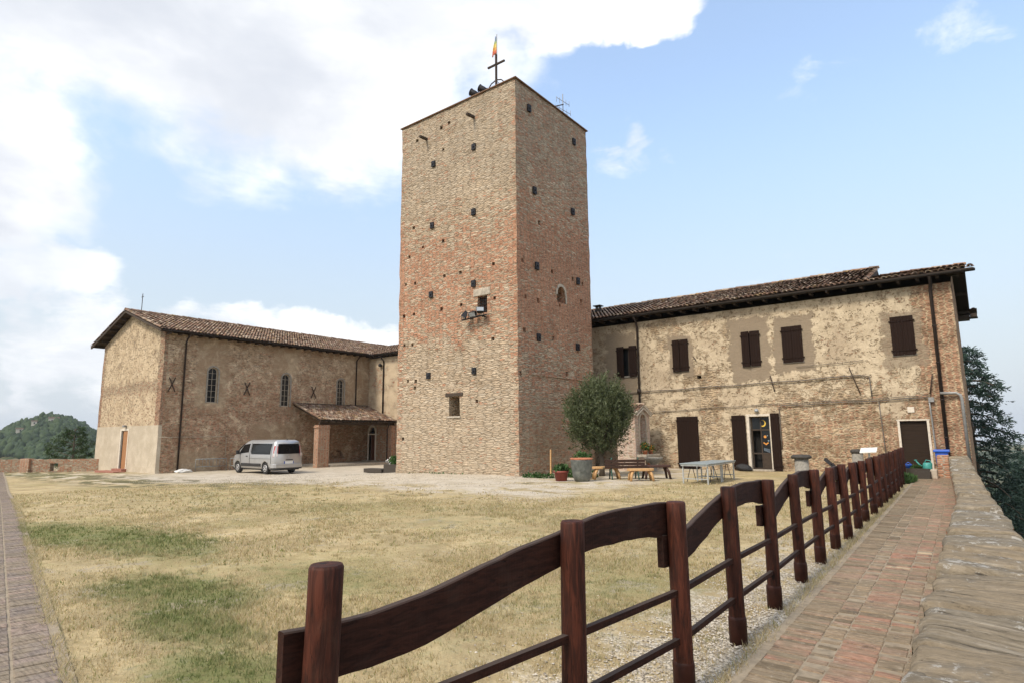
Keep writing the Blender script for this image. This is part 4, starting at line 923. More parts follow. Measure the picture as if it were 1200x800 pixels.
fo = MB().raw(V, F, True).build('cloth', M['flagcloth'], fl); sm_ = fo.modifiers.new('thick', 'SOLIDIFY'); sm_.thickness = .006
an = root('antenna', (-15.85, 25.2, 18.03), 'thin metal aerial with short rods on the right edge of the tower top', 'antenna')
MB().tube([(-15.85, 25.2, 18.0), (-15.85, 25.2, 19.55)], .022, 6).build('mast', M['greypipe'], an)
MB().tube([(-15.85, 24.35, 18.45), (-15.85, 25.25, 18.98)], .03, 6).build('boom', M['rustiron'], an)
rd = MB()
for z, h in ((19.12, .42), (18.62, .5), (18.35, .3)):
    rd.tube([(-15.85 - h * .3, 25.2 - h, z + .10), (-15.85 + h * .3, 25.2 + h, z - .06)], .014, 5)
    for k in (-1, -.5, .5, 1): rd.tube([(-15.85 + h * .3 * k, 25.2 + h * k, z - .16), (-15.85 + h * .3 * k, 25.2 + h * k, z + .16)], .011, 5)
rd.build('rods', M['greypipe'], an)

# ------------------------------------------------------------------ farmhouse
fh = root('farmhouse', (-.4, 28.7, 0), 'long two storey farmhouse with peeling plaster and brown shutters right of the tower', 'house')
YF = 28.7
body = wall_block('wall', -24, -.38, YF, 39.2, -.6, 7.45, M['farm'], fh, .45, .022, 3.)
WIN = [(-15.02, -13.88, 4.62, 6.24), (-11.90, -11.13, 4.70, 6.29), (-8.50, -7.72, 4.70, 6.33), (-6.72, -5.88, 4.74, 6.36), (-2.53, -1.74, 4.70, 6.28)]
mb = MB()
for a, c_, z0, z1 in WIN: mb.box(a + .06, c_ - .06, YF - .4, YF + .45, z0 + .06, z1 - .06)
mb.box(-11.80, -10.86, YF - .4, YF + .5, -.2, 2.46); mb.box(-8.42, -7.50, YF - .4, YF + .6, -.2, 2.40); mb.box(-2.56, -1.66, YF - .4, YF + .3, -.2, 2.08)
mb.box(-10.72, -10.50, YF - .4, YF + .5, 4.30, 4.46)
cut(body, mb)
def shutter(a, c_, z0, z1, ang=0., hinge='l', yy=YF - .035, planks=True, par=None, nm='shutter'):
    """one leaf, hinged at its outer edge; ang opens it towards the viewer"""
    w = c_ - a; mb = MB(); mb.box(0, w, -.022, .022, 0, z1 - z0)
    for z in (.18, (z1 - z0) - .22): mb.box(.02, w - .02, -.042, -.0222, z, z + .035)
    for z in (.19, (z1 - z0) - .21): mb.box(-.05, .03, -.03, .012, z - .01, z + .045)
    hx = a if hinge == 'l' else c_
    Mx = Matrix.Translation((hx, yy, z0)) @ Matrix.Rotation(ang, 4, 'Z')
    if hinge == 'r': mb.v = [(-v_[0], v_[1], v_[2]) for v_ in mb.v]; mb.f = [f[::-1] for f in mb.f]
    mb.v = [tuple(Mx @ Vector(v_)) for v_ in mb.v]
    return mb.build(nm, M['shutter'], par)
def window(a, c_, z0, z1, leaves):
    f = MB(); w = .05
    f.box(a + .06, c_ - .06, YF + .20, YF + .25, z0 + .06, z0 + .11); f.box(a + .06, c_ - .06, YF + .20, YF + .25, z1 - .11, z1 - .06)
    f.box(a + .06, a + .11, YF + .203, YF + .247, z0 + .11, z1 - .11); f.box(c_ - .11, c_ - .06, YF + .203, YF + .247, z0 + .11, z1 - .11); mid = (a + c_) / 2; f.box(mid - .03, mid + .03, YF + .195, YF + .252, z0 + .11, z1 - .11)
    w_ = f.build('window', M['eavewood'], fh)
    MB().box(a + .10, c_ - .10, YF + .222, YF + .232, z0 + .1, z1 - .1).build('pane', M['glass'], w_)
    MB().box(a - .02, c_ + .02, YF - .05, YF + .18, z0 - .02, z0 + .055).build('sill', M['greystone'], w_, bevel=.01)
    for l in leaves: shutter(*l, par=w_)
(a, c_, z0, z1) = WIN[0]; window(a, c_, z0, z1, [(a, a + .42, z0, z1, R(-8), 'l'), (c_ - .40, c_, z0, z1, R(10), 'r')])
(a, c_, z0, z1) = WIN[1]; window(a, c_, z0, z1, [(a, a + .38, z0, z1, R(-10), 'l'), (a + .385, c_ + .03, z0, z1, R(3), 'r')])
(a, c_, z0, z1) = WIN[2]; window(a, c_, z0, z1, [(a, a + .37, z0, z1, R(-12), 'l'), (a + .385, c_ + .03, z0, z1, R(3), 'r')])
(a, c_, z0, z1) = WIN[3]; window(a, c_, z0, z1, [(a, (a + c_) / 2 - .003, z0, z1, 0., 'l'), ((a + c_) / 2 + .003, c_, z0, z1, 0., 'r')])
(a, c_, z0, z1) = WIN[4]; window(a, c_, z0, z1, [(a, (a + c_) / 2 - .003, z0, z1, 0., 'l'), ((a + c_) / 2 + .003, c_, z0, z1, 0., 'r')])
# doors
d1 = MB().box(-11.82, -10.84, YF + .06, YF + .09, 0, 2.47).build('door', M['shutter'], fh)
shutter(-11.86, -11.33, .04, 2.49, 0, 'l', YF - .03, par=d1); shutter(-11.325, -10.80, .04, 2.49, 0, 'r', YF - .03, par=d1)
d2 = MB(); d2.box(-8.52, -8.40, YF - .03, YF + .30, 0, 2.42); d2.box(-7.52, -7.44, YF - .03, YF + .30, 0, 2.42); d2.box(-8.52, -7.44, YF - .035, YF + .30, 2.42, 2.52)
d2 = d2.build('door', M['whiteplaster'], fh)
MB().box(-8.42, -7.50, YF + .5, YF + .56, -.05, 2.42).build('dark_door_sheet', M['dark'], d2)  # near-black sheet in place of the shaded inside of the house
df = MB()
for a, c_ in ((-8.40, -8.33), (-7.98, -7.93), (-7.58, -7.52)): df.box(a, c_, YF + .18, YF + .23, .05, 2.42)
for z in (.05, .72, 1.78, 2.36): df.box(-8.33, -7.58, YF + .185, YF + .225, z, z + .06)
df.box(-7.93, -7.58, YF + .195, YF + .215, .11, .72)
df.build('glazed_frame', M['eavewood'], d2)
MB().box(-7.93, -7.58, YF + .200, YF + .206, .78, 1.78).build('pane', M['glass'], d2)
MB().box(-8.33, -7.58, YF + .200, YF + .206, 1.84, 2.36).build('pane', M['glass'], d2)
mb = MB(); O, I = [], []       # paper moon
for k in range(13):
    t = -2.0 + 4.0 * k / 12; O.append((-7.86 + .13 * math.cos(t), YF + .190, 2.10 + .15 * math.sin(t))); I.append((-7.90 + .12 * math.cos(t), YF + .190, 2.12 + .125 * math.sin(t)))
for k in range(12): mb.prism([O[k], O[k + 1], I[k + 1], I[k]], (0, .006, 0))
mb.build('paper_moon', M['yellow'], d2)
def disc(c, r, n=12): return [(c[0] + r * math.cos(2 * math.pi * k / n), YF + .188, c[1] + r * math.sin(2 * math.pi * k / n)) for k in range(n)]
MB().prism(disc((-7.80, 1.50), .062), (0, .006, 0)).build('paper_disc', M['orange'], d2)
mb = MB()
for k in range(5): mb.prism(disc((-7.86 + .07 * k * .6, 1.16 + .03 * abs(k - 2)), .032, 8), (0, .006, 0))
mb.build('paper_shape', M['orange'], d2)
mb = MB()
for k in range(4): MB().bar((-7.88, YF + .19, .98 - .03 * k), (-7.62, YF + .19, .93 - .045 * k), .014).build('paper_strip', M['bluepaper'], d2)
MB().prism(disc((-7.70, 1.55), .03, 8), (0, .006, 0)).build('paper_dot', M['bluepaper'], d2); MB().prism(disc((-7.66, 1.32), .035, 8), (0, .006, 0)).build('paper_dot', M['bluepaper'], d2)
shutter(-9.18, -8.56, .02, 2.48, R(-3), 'l', YF - .05, par=d2); shutter(-7.46, -7.09, .0, 2.53, R(2), 'r', YF - .05, par=d2)
MB().box(-8.60, -7.40, YF - .28, YF - .02, -.02, .06).build('doorstep', M['stone'], d2, bevel=.015)
d3 = MB().box(-2.58, -1.64, YF + .10, YF + .15, -.05, 2.10).build('door', M['darkdoor'], fh)
mb = MB(); mb.box(-2.64, -2.56, YF - .02, YF + .12, 0, 2.1); mb.box(-1.66, -1.58, YF - .02, YF + .12, 0, 2.1); mb.box(-2.66, -1.56, YF - .025, YF + .12, 2.1, 2.15); mb.build('door_frame', M['whiteplaster'], d3)
# roof
lp = .312; hgtL = 7.83; yE = 28.22; slope = math.sqrt(1 + lp * lp); upv = Vector((0, 1, lp)).normalized()
roof = MB(); ln = (34.0 - yE) * slope
tile_roof(roof, (-24, yE, hgtL), (1, 0, 0), upv, 24 - 3.3, ln)
upv2 = Vector((0, 1, .238)).normalized(); ln2 = (34.0 - yE) * math.sqrt(1 + .238 ** 2)
tile_roof(roof, (-3.3, yE, hgtL - .02), (1, 0, 0), upv2, 3.44, ln2); tile_roof(roof, (.14, yE, hgtL - .02), (1, 0, 0), upv2, .28, 1.7); tile_roof(roof, (.14, 39.75, 7.72), (1, 0, 0), (0, -1, .26), .30, .8)
zr, zr2 = hgtL + (34 - yE) * lp, hgtL + (34 - yE) * .238
ridge_tiles(roof, (-24, 34, zr + .02), (-3.25, 34, zr + .02)); ridge_tiles(roof, (-3.2, 34, zr2), (.16, 34, zr2)); ridge_tiles(roof, (-3.28, yE + .1, hgtL + .02), (-3.28, 34, zr), .12)
for x0, x1, za in ((-24, -3.3, zr), (-3.3, .14, zr2)):       # rear slopes
    roof.raw([(x0, 34, za), (x1, 34, za), (x1, 39.8, 7.75), (x0, 39.8, 7.75)], [(0, 1, 2, 3)], False, .4)
ro = roof.build('roof', M['tiles'], fh)
mb = MB(); mb.raw([(-24, yE + .02, hgtL - .02), (.12, yE + .02, hgtL - .04), (.12, 34, zr2 - .05), (-24, 34, zr2 - .05)], [(0, 3, 2, 1)]); mb.raw([(-3.3, yE, hgtL - .01), (-3.3, 34, zr2 - .03), (-3.3, 34, zr)], [(0, 1, 2)])
mb.raw([(-24, 34, zr2 - .05), (.12, 34, zr2 - .05), (.12, 39.7, 7.70), (-24, 39.7, 7.70)], [(0, 3, 2, 1)])
mb.build('roof_boards', M['eavewood'], ro)
mb = MB()
for k in range(37):
    x = -23.6 + k * .652
    MB().bar((x, YF + .2, 7.66), (x, yE + .06, 7.655), .10, .12).build('rafter_end', M['eavewood'], ro)
mb.box(-24, .36, yE + .005, yE + .05, 7.66, 7.80)
mb.build('fascia', M['eavewood'], ro)
mb = MB(); mb.raw([(-.37, 28.72, 7.42), (-.37, 39.2, 7.42), (-.37, 34, zr2 - .1)], [(0, 1, 2)]); mb.build('gable', M['farm'], fh)
mb = MB()        # verge boards and purlin ends on the gable
mb.bar((.08, yE + .05, hgtL - .10), (.08, 34, zr2 - .12), .07, .14); mb.bar((.08, 34, zr2 - .12), (.08, 39.75, 7.62), .07, .14); mb.prism([(.12, yE + .06, hgtL - .17), (.12, yE + 1.6, hgtL + .20), (.12, yE + 1.6, hgtL + .30), (.12, yE + .06, hgtL - .05)], (.28, 0, 0)); mb.box(.12, .42, 39.0, 39.72, 7.50, 7.68)
for y, z in ((29.2, 7.86), (31.5, 8.42), (34, 8.98), (36.6, 8.36), (38.9, 7.78)): mb.bar((-.5, y, z - .02), (.11, y, z - .02), .14, .16)
mb.box(-.40, .10, 38.9, 39.75, 7.42, 7.62)
mb.build('verge_board', M['eavewood'], ro)
gutter((-24, yE - .03, 7.765), (.42, yE - .03, 7.735), M['gutter'], fh, .085)
gutter((-2, 39.85, 7.62), (.45, 39.85, 7.60), M['gutter'], fh, .085)
downpipe([(-1.02, yE - .02, 7.68), (-1.02, YF - .22, 7.45), (-1.05, YF - .09, 7.2), (-1.10, YF - .09, .0)], M['pipe'], fh, .06)
downpipe([(-13.74, yE - .02, 7.68), (-13.74, YF - .22, 7.4), (-13.76, YF - .085, 7.15), (-13.80, YF - .085, .0)], M['pipe'], fh, .052)
MB().tube([(-13.79, YF - .085, 3.75), (-13.79, YF - .085, 3.95)], .10, 10).build('pipe_joint', M['pipe'], fh)
def cable(pts, r, mat, nm='cable', sag=0.):
    P = []
    for (x, z), (x2, z2) in zip(pts[:-1], pts[1:]):
        n = max(2, int(math.hypot(x2 - x, z2 - z) / .6))
        for k in range(n):
            t = k / n; P.append((x + (x2 - x) * t, YF - .045 - r, z + (z2 - z) * t + math.sin((x + (x2 - x) * t) * 2.3) * .018 - sag * 4 * t * (1 - t)))
    P.append((pts[-1][0], YF - .045 - r, pts[-1][1])); MB().tube(P, r, 6).build(nm, mat, fh)
cable([(-16.4, 3.78), (-13.8, 3.80), (-9.0, 3.88), (-6.4, 3.93), (-3.75, 4.00)], .024, M['cable']); cable([(-3.75, 4.0), (-3.45, 3.96), (-3.42, 3.1)], .024, M['cable'])
cable([(-14.0, 2.72), (-9.0, 2.90), (-5.5, 2.96), (-3.2, 3.02), (-1.45, 3.06)], .014, M['cable']); cable([(-7.05, .95), (-7.05, 2.78), (-6.9, 2.86), (-3.2, 2.93), (-1.5, 2.98)], .02, M['cable'])
cable([(-1.5, 2.9), (-1.48, 2.0), (-1.46, .3)], .03, M['greypipe'], 'conduit'); cable([(-3.2, 2.9), (-3.12, .6)], .02, M['cable'])
cable([(-6.2, 4.55), (-4.6, 4.55), (-3.6, 4.62)], .012, M['cable'])
def stay(x0, z0, x1, z1): MB().tube([(x0, YF - .07, z0), (x1, YF - .07, z1)], .022, 6).build('iron_stay', M['rustiron'], fh)
stay(-7.32, 4.22, -7.18, 3.5); stay(-4.15, 4.35, -3.82, 3.22); stay(-1.3, 3.9, -1.45, 3.1); stay(-10.85, 5.4, -10.70, 5.2)
MB().tube([(-1.12, YF - .16, 3.12), (-.62, YF - .16, 3.11), (-.50, YF - .16, 3.02), (-.47, YF - .16, 2.85), (-.46, YF - .16, .1)], .055, 10).build('grey_pipe', M['greypipe'], fh)
MB().box(-1.52, -1.34, YF - .12, YF - .02, 2.80, 2.98).build('junction_box', M['greypipe'], fh, bevel=.01)
lp_ = MB().lathe((-8.02, YF - .10, 2.60), [(.02, 0), (.085, .02), (.10, .08), (.07, .14), (.02, .16)], 12); lp_.box(-8.06, -7.98, YF - .1, YF - .01, 2.64, 2.72); lp_.build('wall_lamp', M['lampglass'], fh)
MB().box(-2.25, -2.02, YF - .03, YF + .01, 2.42, 2.64).build('wall_plaque', M['whiteplaster'], fh)
ch = MB(); ch.box(-18.12, -17.78, 31.9, 32.2, 8.8, 9.22); ch.box(-18.2, -17.7, 31.82, 32.28, 9.42, 9.47)
for i in (-18.08, -17.86):
    for j in (31.94, 32.12): ch.box(i, i + .06, j, j + .06, 9.22, 9.42)
ch.build('chimney', M['darkstone'], ro)
MB().box(-16.5, -10.5, YF - .4, YF - .03, -.03, .035).build('pavement', M['stone'], fh) if False else None

# ------------------------------------------------------------------ church
UX, VY = -40.55, 16.48
chh = root('church', (UX, VY, -.45), 'old church with brick nave and plastered gable end standing left of the tower', 'church')
body = wall_block('wall', -50.72, UX, VY, 42, -1.1, 8.32, M['church'], chh, .5, .03, 8.)
cut(body, MB().box(-46.37, -45.08, VY - .4, VY + .5, -.8, 2.18).prism(arch_poly(19.33, 20.00, 3.98, 6.36, lambda a, z: (UX - .5, a, z)), (.9, 0, 0)).prism(arch_poly(24.74, 25.42, 3.90, 6.30, lambda a, z: (UX - .5, a, z)), (.9, 0, 0)).prism(arch_poly(29.62, 30.28, 4.10, 6.24, lambda a, z: (UX - .5, a, z)), (.9, 0, 0)).prism(arch_poly(29.15, 30.50, -.02, .62, lambda a, z: (UX - .35, a, z)), (.9, 0, 0)))
MB().prism([(-50.74, VY, 8.32), (UX + .02, VY, 8.32), (-45.65, VY, 10.30)], (0, .4, 0)).build('gable', M['church'], chh)
rise = .455; eL, eR, apx = -51.75, -39.85, -45.8; vv0, vv1 = 15.9, 44.
zE = 8.40; run = apx - eL; zA = zE + (apx - eL) * .3285
upR = Vector((-(eR - apx), 0, zA - zE)).normalized(); lR = math.hypot(eR - apx, zA - zE)
roof = MB(); tile_roof(roof, (eR, vv0, zE), (0, 1, 0), upR, vv1 - vv0, lR, sp=.22, step=.38, r=.102)
upL = Vector((apx - eL, 0, zA - zE)).normalized(); tile_roof(roof, (eL, vv0, zE), (0, 1, 0), upL, 6, lR, sp=.22, step=.38, r=.102)
roof.raw([(eL, vv0 + 6, zE), (apx, vv0 + 6, zA), (apx, vv1, zA), (eL, vv1, zE)], [(0, 1, 2, 3)], False, .4)
ridge_tiles(roof, (apx, vv0 - .03, zA + .03), (apx, vv1, zA + .03), .15)
ridge_tiles(roof, (eR - .02, vv0 + .06, zE + .05), (apx, vv0 + .06, zA + .05), .12); ridge_tiles(roof, (eL + .02, vv0 + .06, zE + .05), (apx, vv0 + .06, zA + .05), .12)
ro = roof.build('roof', M['tiles'], chh)
mb = MB(); mb.raw([(eR - .02, vv0 + .02, zE - .03), (apx, vv0 + .02, zA - .03), (apx, vv1, zA - .03), (eR - .02, vv1, zE - .03)], [(0, 1, 2, 3)]); mb.raw([(eL + .02, vv0 + .02, zE - .03), (apx, vv0 + .02, zA - .03), (apx, vv1, zA - .03), (eL + .02, vv1, zE - .03)], [(0, 3, 2, 1)])
mb.build('roof_boards', M['eavewood'], ro)
mb = MB()
for e_, q_ in ((eR, 1), (eL, -1)): mb.bar((e_ - q_ * .03, vv0 + .04, zE - .09), (apx, vv0 + .04, zA - .09), .08, .14)
mb.build('verge_board', M['whiteplaster'] if False else M['eavewood'], ro)
mb = MB()
for k in range(7):
    t = k / 6
    for e_ in (eL, eR):
        x = e_ + (apx - e_) * (.06 + .92 * t); z = zE + (zA - zE) * (.06 + .92 * t) - .14; MB().bar((x, vv0 + .08, z), (x, VY + .2, z), .12, .13).build('purlin_end', M['eavewood'], ro)
for k in range(40):
    y = 16.6 + k * .66; MB().bar((UX - .2, y, zE - .12), (eR - .06, y, zE - .13), .11, .12).build('rafter_end', M['eavewood'], ro)
gutter((eR + .05, vv0 + .1, zE - .03), (eR + .05, 32.2, zE - .05), M['gutter'], chh, .085)
downpipe([(eR + .02, 17.72, zE - .1), (UX + .25, 17.74, zE - .38), (UX + .08, 17.75, zE - .6), (UX + .08, 17.76, -.5)], M['pipe'], chh, .055)
downpipe([(eR + .02, 31.42, zE - .1), (UX + .25, 31.42, zE - .4), (UX + .07, 31.42, zE - .6), (UX + .07, 31.42, 4.0)], M['pipe'], chh, .05)
for a, c_, z0, z1 in ((19.33, 20.00, 3.98, 6.36), (24.74, 25.42, 3.90, 6.30), (29.62, 30.28, 4.10, 6.24)):
    w = .06; A = arch_poly(a, c_, z0, z1, lambda q, z: (UX - .17, q, z), 12); B = arch_poly(a + w, c_ - w, z0 + w, z1 - w, lambda q, z: (UX - .17, q, z), 12); mb = MB()
    for k in range(len(A)): 
        k2 = (k + 1) % len(A); mb.prism([A[k], A[k2], B[k2], B[k]], (.05, 0, 0))
    mb.bar((UX - .15, (a + c_) / 2, z0), (UX - .15, (a + c_) / 2, z1), .022)
    for k in range(1, 6): z = z0 + (z1 - z0) * k / 6; mb.bar((UX - .152, a + .03, z), (UX - .152, c_ - .03, z), .016)
    wn_ = mb.build('window', M['stone'], chh)
    MB().prism(B, (.012, 0, 0)).build('pane', M['glass'], wn_)
    A2 = arch_poly(a - .10, c_ + .10, z0 - .03, z1 + .10, lambda q, z: (UX + .005, q, z), 12); B2 = arch_poly(a, c_, z0, z1, lambda q, z: (UX + .005, q, z), 12); mb = MB()
    for k in range(1, len(A2)): 
        k2 = (k + 1) % len(A2); mb.prism([A2[k], A2[k2], B2[k2], B2[k]], (.03, 0, 0))
    mb.build('surround', M['greystone'], wn_)
for y in (17.06, 22.06, 27.43):
    MB().bar((UX + .04, y - .20, 4.6), (UX + .04, y + .20, 5.5), .05).bar((UX + .08, y + .20, 4.6), (UX + .08, y - .20, 5.5), .05).build('iron_anchor', M['rustiron'], chh)
MB().tube([(UX + .06, 16.5, 1.74), (UX + .06, 20.7, 1.74), (UX + .06, 20.8, 1.68), (UX + .06, 20.8, .0)], .017, 6).build('conduit', M['stone'], chh)
dr = MB(); dr.box(-46.39, -46.22, VY - .02, VY + .30, -.35, 2.20); dr.box(-45.12, -45.0, VY - .02, VY + .30, -.35, 2.20); dr.box(-46.39, -45.0, VY - .022, VY + .30, 2.20, 2.32)
dr = dr.build('door', M['whiteplaster'], chh)
MB().box(-45.95, -45.12, VY + .03, VY + .08, -.30, 2.18).build('door_leaf', M['doorwood'], dr); MB().obox((-46.10, VY + .22, .94), (.12, .13, 0), (.012, -.012, 0), (0, 0, 1.24)).build('door_leaf', M['darkdoor'], dr)
MB().box(-46.35, -45.1, VY + .42, VY + .48, -.4, 2.2).build('dark_door_sheet', M['dark'], dr)  # near-black sheet painting the shade behind the church door
MB().box(-46.6, -44.9, VY - .30, VY + .02, -.50, -.30).build('step', M['redstep'], dr, bevel=.01); MB().box(-47.4, -44.2, VY - 1.0, VY - .31, -.62, -.42).build('step', M['redstep'], dr, bevel=.01)
mb = MB(); mb.box(-45.62, -45.38, VY - .22, VY - .02, 2.42, 2.56); mb.build('wall_lamp', M['greypipe'], chh, bevel=.03)
mb = MB().bar((apx, 16.9, zA), (apx, 16.9, zA + 1.35), .035).bar((apx - .16, 16.9, zA + 1.12), (apx + .16, 16.9, zA + 1.12), .035); mb.build('roof_cross', M['rustiron'], ro)

# ------------------------------------------------------------------ wing between church and tower, porch
wg = root('side_wing', (-33, 32.76, -.3), 'plastered two storey wing joining the church to the back of the tower', 'house')
body = wall_block('wall', UX + .03, -22, 32.76, 40, -1, 8.12, M['wing'], wg, .5, .02, 21.)
cut(body, MB().prism(arch_poly(-40.28, -39.50, -.30, 2.44, lambda a, z: (a, 32.4, z)), (0, .8, 0)))
mb = MB(); A = arch_poly(-40.42, -39.36, -.40, 2.58, lambda a, z: (a, 32.70, z), 12); B = arch_poly(-40.28, -39.50, -.40, 2.44, lambda a, z: (a, 32.70, z), 12)
for k in range(1, len(A)): k2 = (k + 1) % len(A); mb.prism([A[k], A[k2], B[k2], B[k]], (0, .25, 0))
mb.box(-40.28, -39.50, 32.71, 32.95, 1.78, 1.88)
ad = mb.build('door', M['whiteplaster'], wg); MB().box(-40.27, -39.51, 32.98, 33.03, -.35, 1.8).build('door_leaf', M['reddoor'], ad); MB().box(-40.27, -39.51, 32.96, 32.97, 1.88, 2.5).build('pane', M['glass'], ad)
MB().box(-40.6, -39.2, 32.3, 32.74, -.42, -.26).build('step', M['stone'], ad, bevel=.015)
roof = MB(); tile_roof(roof, (-44.0, 32.30, 8.37), (1, 0, 0), Vector((0, 1, .3285)), 22, 5.0, sp=.22, step=.38); rw = roof.build('roof', M['tiles'], wg)
mb = MB(); mb.raw([(-44, 32.32, 8.33), (-22, 32.32, 8.33), (-22, 37, 9.87), (-44, 37, 9.87)], [(0, 3, 2, 1)])
for k in range(26): x = -39.6 + .66 * k; MB().bar((x, 32.9, 8.28), (x, 32.36, 8.24), .11, .12).build('rafter_end', M['eavewood'], rw)
mb.build('roof_boards', M['eavewood'], rw)
gutter((-39.75, 32.22, 8.32), (-22, 32.22, 8.30), M['gutter'], wg, .08)
MB().obox((-39.95, 32.35, 8.45), (.22, .22, 0), (-.15, .15, .05), (0, 0, .012)).build('valley_sheet', M['greypipe'], rw)
downpipe([(-38.6, 32.24, 8.2), (-38.6, 32.5, 7.95), (-38.6, 32.68, 7.8), (-38.6, 32.68, 3.5)], M['pipe'], wg, .055)
MB().lathe((-38.95, 32.6, 7.35), [(.03, 0), (.14, .03), (.16, .2), (.05, .26)], 10).build('wall_lamp', M['iron'], wg)
po = root('porch', (-38.5, 29, -.4), 'lean-to porch with tiled roof on a brick pillar against the nave', 'porch')
zt, zb_, uF = 4.12, 2.84, -36.95; roof = MB(); upP = Vector((UX - uF, 0, zt - zb_)).normalized(); tile_roof(roof, (uF, 25.70, zb_), (0, 1, 0), upP, 32.74 - 25.70, math.hypot(UX - uF, zt - zb_), sp=.21, step=.36)
ridge_tiles(roof, (uF + .03, 31.0, zb_ + .06), (UX + .05, 31.0, zt + .06), .12); ridge_tiles(roof, (uF + .03, 25.78, zb_ + .04), (UX + .05, 25.78, zt + .04), .11)
rp = roof.build('roof', M['tiles'], po)
mb = MB(); mb.raw([(uF - .02, 25.72, zb_ - .03), (uF - .02, 32.72, zb_ - .03), (UX + .04, 32.72, zt - .03), (UX + .04, 25.72, zt - .03)], [(0, 3, 2, 1)])
for k in range(12): y = 25.85 + k * .62; mb.bar((uF + .0 - .04, y, zb_ - .09), (UX + .04, y, zt - .09), .09, .11)
mb.bar((-37.25, 25.8, 2.62), (-37.25, 32.7, 2.62), .18, .2)
mb.build('rafters', M['eavewood'], rp)
MB().tube([(UX + .06, 25.7, zt + .04), (UX + .06, 32.7, zt + .04)], .05, 6).build('flashing', M['gutter'], rp)
gutter((uF + .06, 25.75, zb_ - .02), (uF + .06, 32.7, zb_ - .05), M['gutter'], po, .07)
pl_ = wall_block('pillar', -37.50, -36.98, 25.58, 26.50, -.8, 2.50, M['brick'], po, .3, .012, 2.); mb = MB(); mb.box(-37.56, -36.92, 25.52, 26.56, 2.30, 2.40); mb.build('pillar_cap', M['brick'], pl_, bevel=.01)
wall_block('pillar', -37.45, -37.05, 32.35, 32.74, -.8, 2.50, M['brick'], po, .3, .012, 4.)
downpipe([(uF + .06, 32.0, zb_ - .08), (-37.0, 31.95, 2.4), (-37.05, 31.9, 2.2), (-37.05, 31.9, -.35)], M['pipe'], po, .045)
MB().box(-40.5, -36.85, 26.6, 32.7, -.62, -.32).build('floor_slab', M['stone'], po, bevel=.02)
mb = MB(); mb.raw([], []); mb.box(UX - .01, UX + .04, 29.0, 30.65, -.32, -.03); mb.build('niche_sill', M['brick'], po)
# ------------------------------------------------------------------ fence
POSTS = [(-1.98, 1.41, 1.22), (-1.83, 2.89, 1.22), (-1.73, 4.09, 1.22), (-1.76, 5.30, 1.23), (-1.78, 6.54, 1.21), (-1.83, 7.84, 1.19), (-1.86, 9.10, 1.18), (-1.88, 10.28, 1.15), (-1.89, 11.37, 1.15), (-1.91, 12.55, 1.13), (-1.93, 13.64, 1.12),
         (-1.95, 14.9, 1.12), (-2.0, 16.3, 1.12), (-2.01, 17.35, 1.12), (-2.04, 18.5, 1.12), (-2.07, 19.8, 1.12), (-2.10, 21.1, 1.12), (-2.15, 22.3, 1.12), (-2.2, 23.6, 1.12), (-2.28, 24.9, 1.1), (-2.36, 26.2, 1.1)]
fn = root('wooden_fence', (-1.85, 5.3, 0), 'dark red brown rustic log fence with wavy top boards along the path', 'fence')
def post(u, v, h, i):
    mb = MB(); n = 18; r = .064 + random.uniform(-.003, .004); L = 12; ph = random.uniform(0, 9)
    lean = (random.uniform(-.012, .012), random.uniform(-.012, .012)); prof = []
    for k in range(L + 1):
        t = k / L; z = -.12 + (h + .12) * t; rr_ = r * (1.05 - .07 * t); cx_, cy_ = u + lean[0] * t * 2 - lean[0], v + lean[1] * t * 2 - lean[1]
        ring = []
        for a in range(n):
            th = 2 * math.pi * a / n; w = 1 + .055 * mnoise.noise((math.cos(th) * 1.2 + ph, math.sin(th) * 1.2, z * 1.1)) + .02 * mnoise.noise((math.cos(th) * 4 + ph, math.sin(th) * 4, z * 3))
            ring.append((cx_ + math.cos(th) * rr_ * w, cy_ + math.sin(th) * rr_ * w, z))
        prof.append(ring)
    cx_, cy_ = u + lean[0], v + lean[1]
    prof.append([(cx_ + (p_[0] - cx_) * .90, cy_ + (p_[1] - cy_) * .90, h + .012) for p_ in prof[-1]])
    vs = [p_ for r_ in prof for p_ in r_]; fs = [(k * n + a, k * n + (a + 1) % n, (k + 1) * n + (a + 1) % n, (k + 1) * n + a) for k in range(L + 1) for a in range(n)]
    mb.raw(vs, fs, True); b = (L + 1) * n
    mb.f.append(tuple(range(b, b + n))); mb.sm.append(False); mb.t.append(0.)
    p_ = mb.build('post', M['post'], fn)
    sv = MB().lathe((u - lean[0] * .8, v - lean[1] * .8, -.10), [(.0715, 0), (.0725, .28), (.069, .30), (.060, .305)], 16); sv.build('sleeve', M['postbase'], p_)
for i, (u, v, h) in enumerate(POSTS): post(u, v, h, i)
PP = [Vector((u, v, 0)) for u, v, h in POSTS]
def along(s):       # s in post units
    i = min(len(PP) - 2, max(0, int(math.floor(s)))); return PP[i] + (PP[i + 1] - PP[i]) * (s - i)
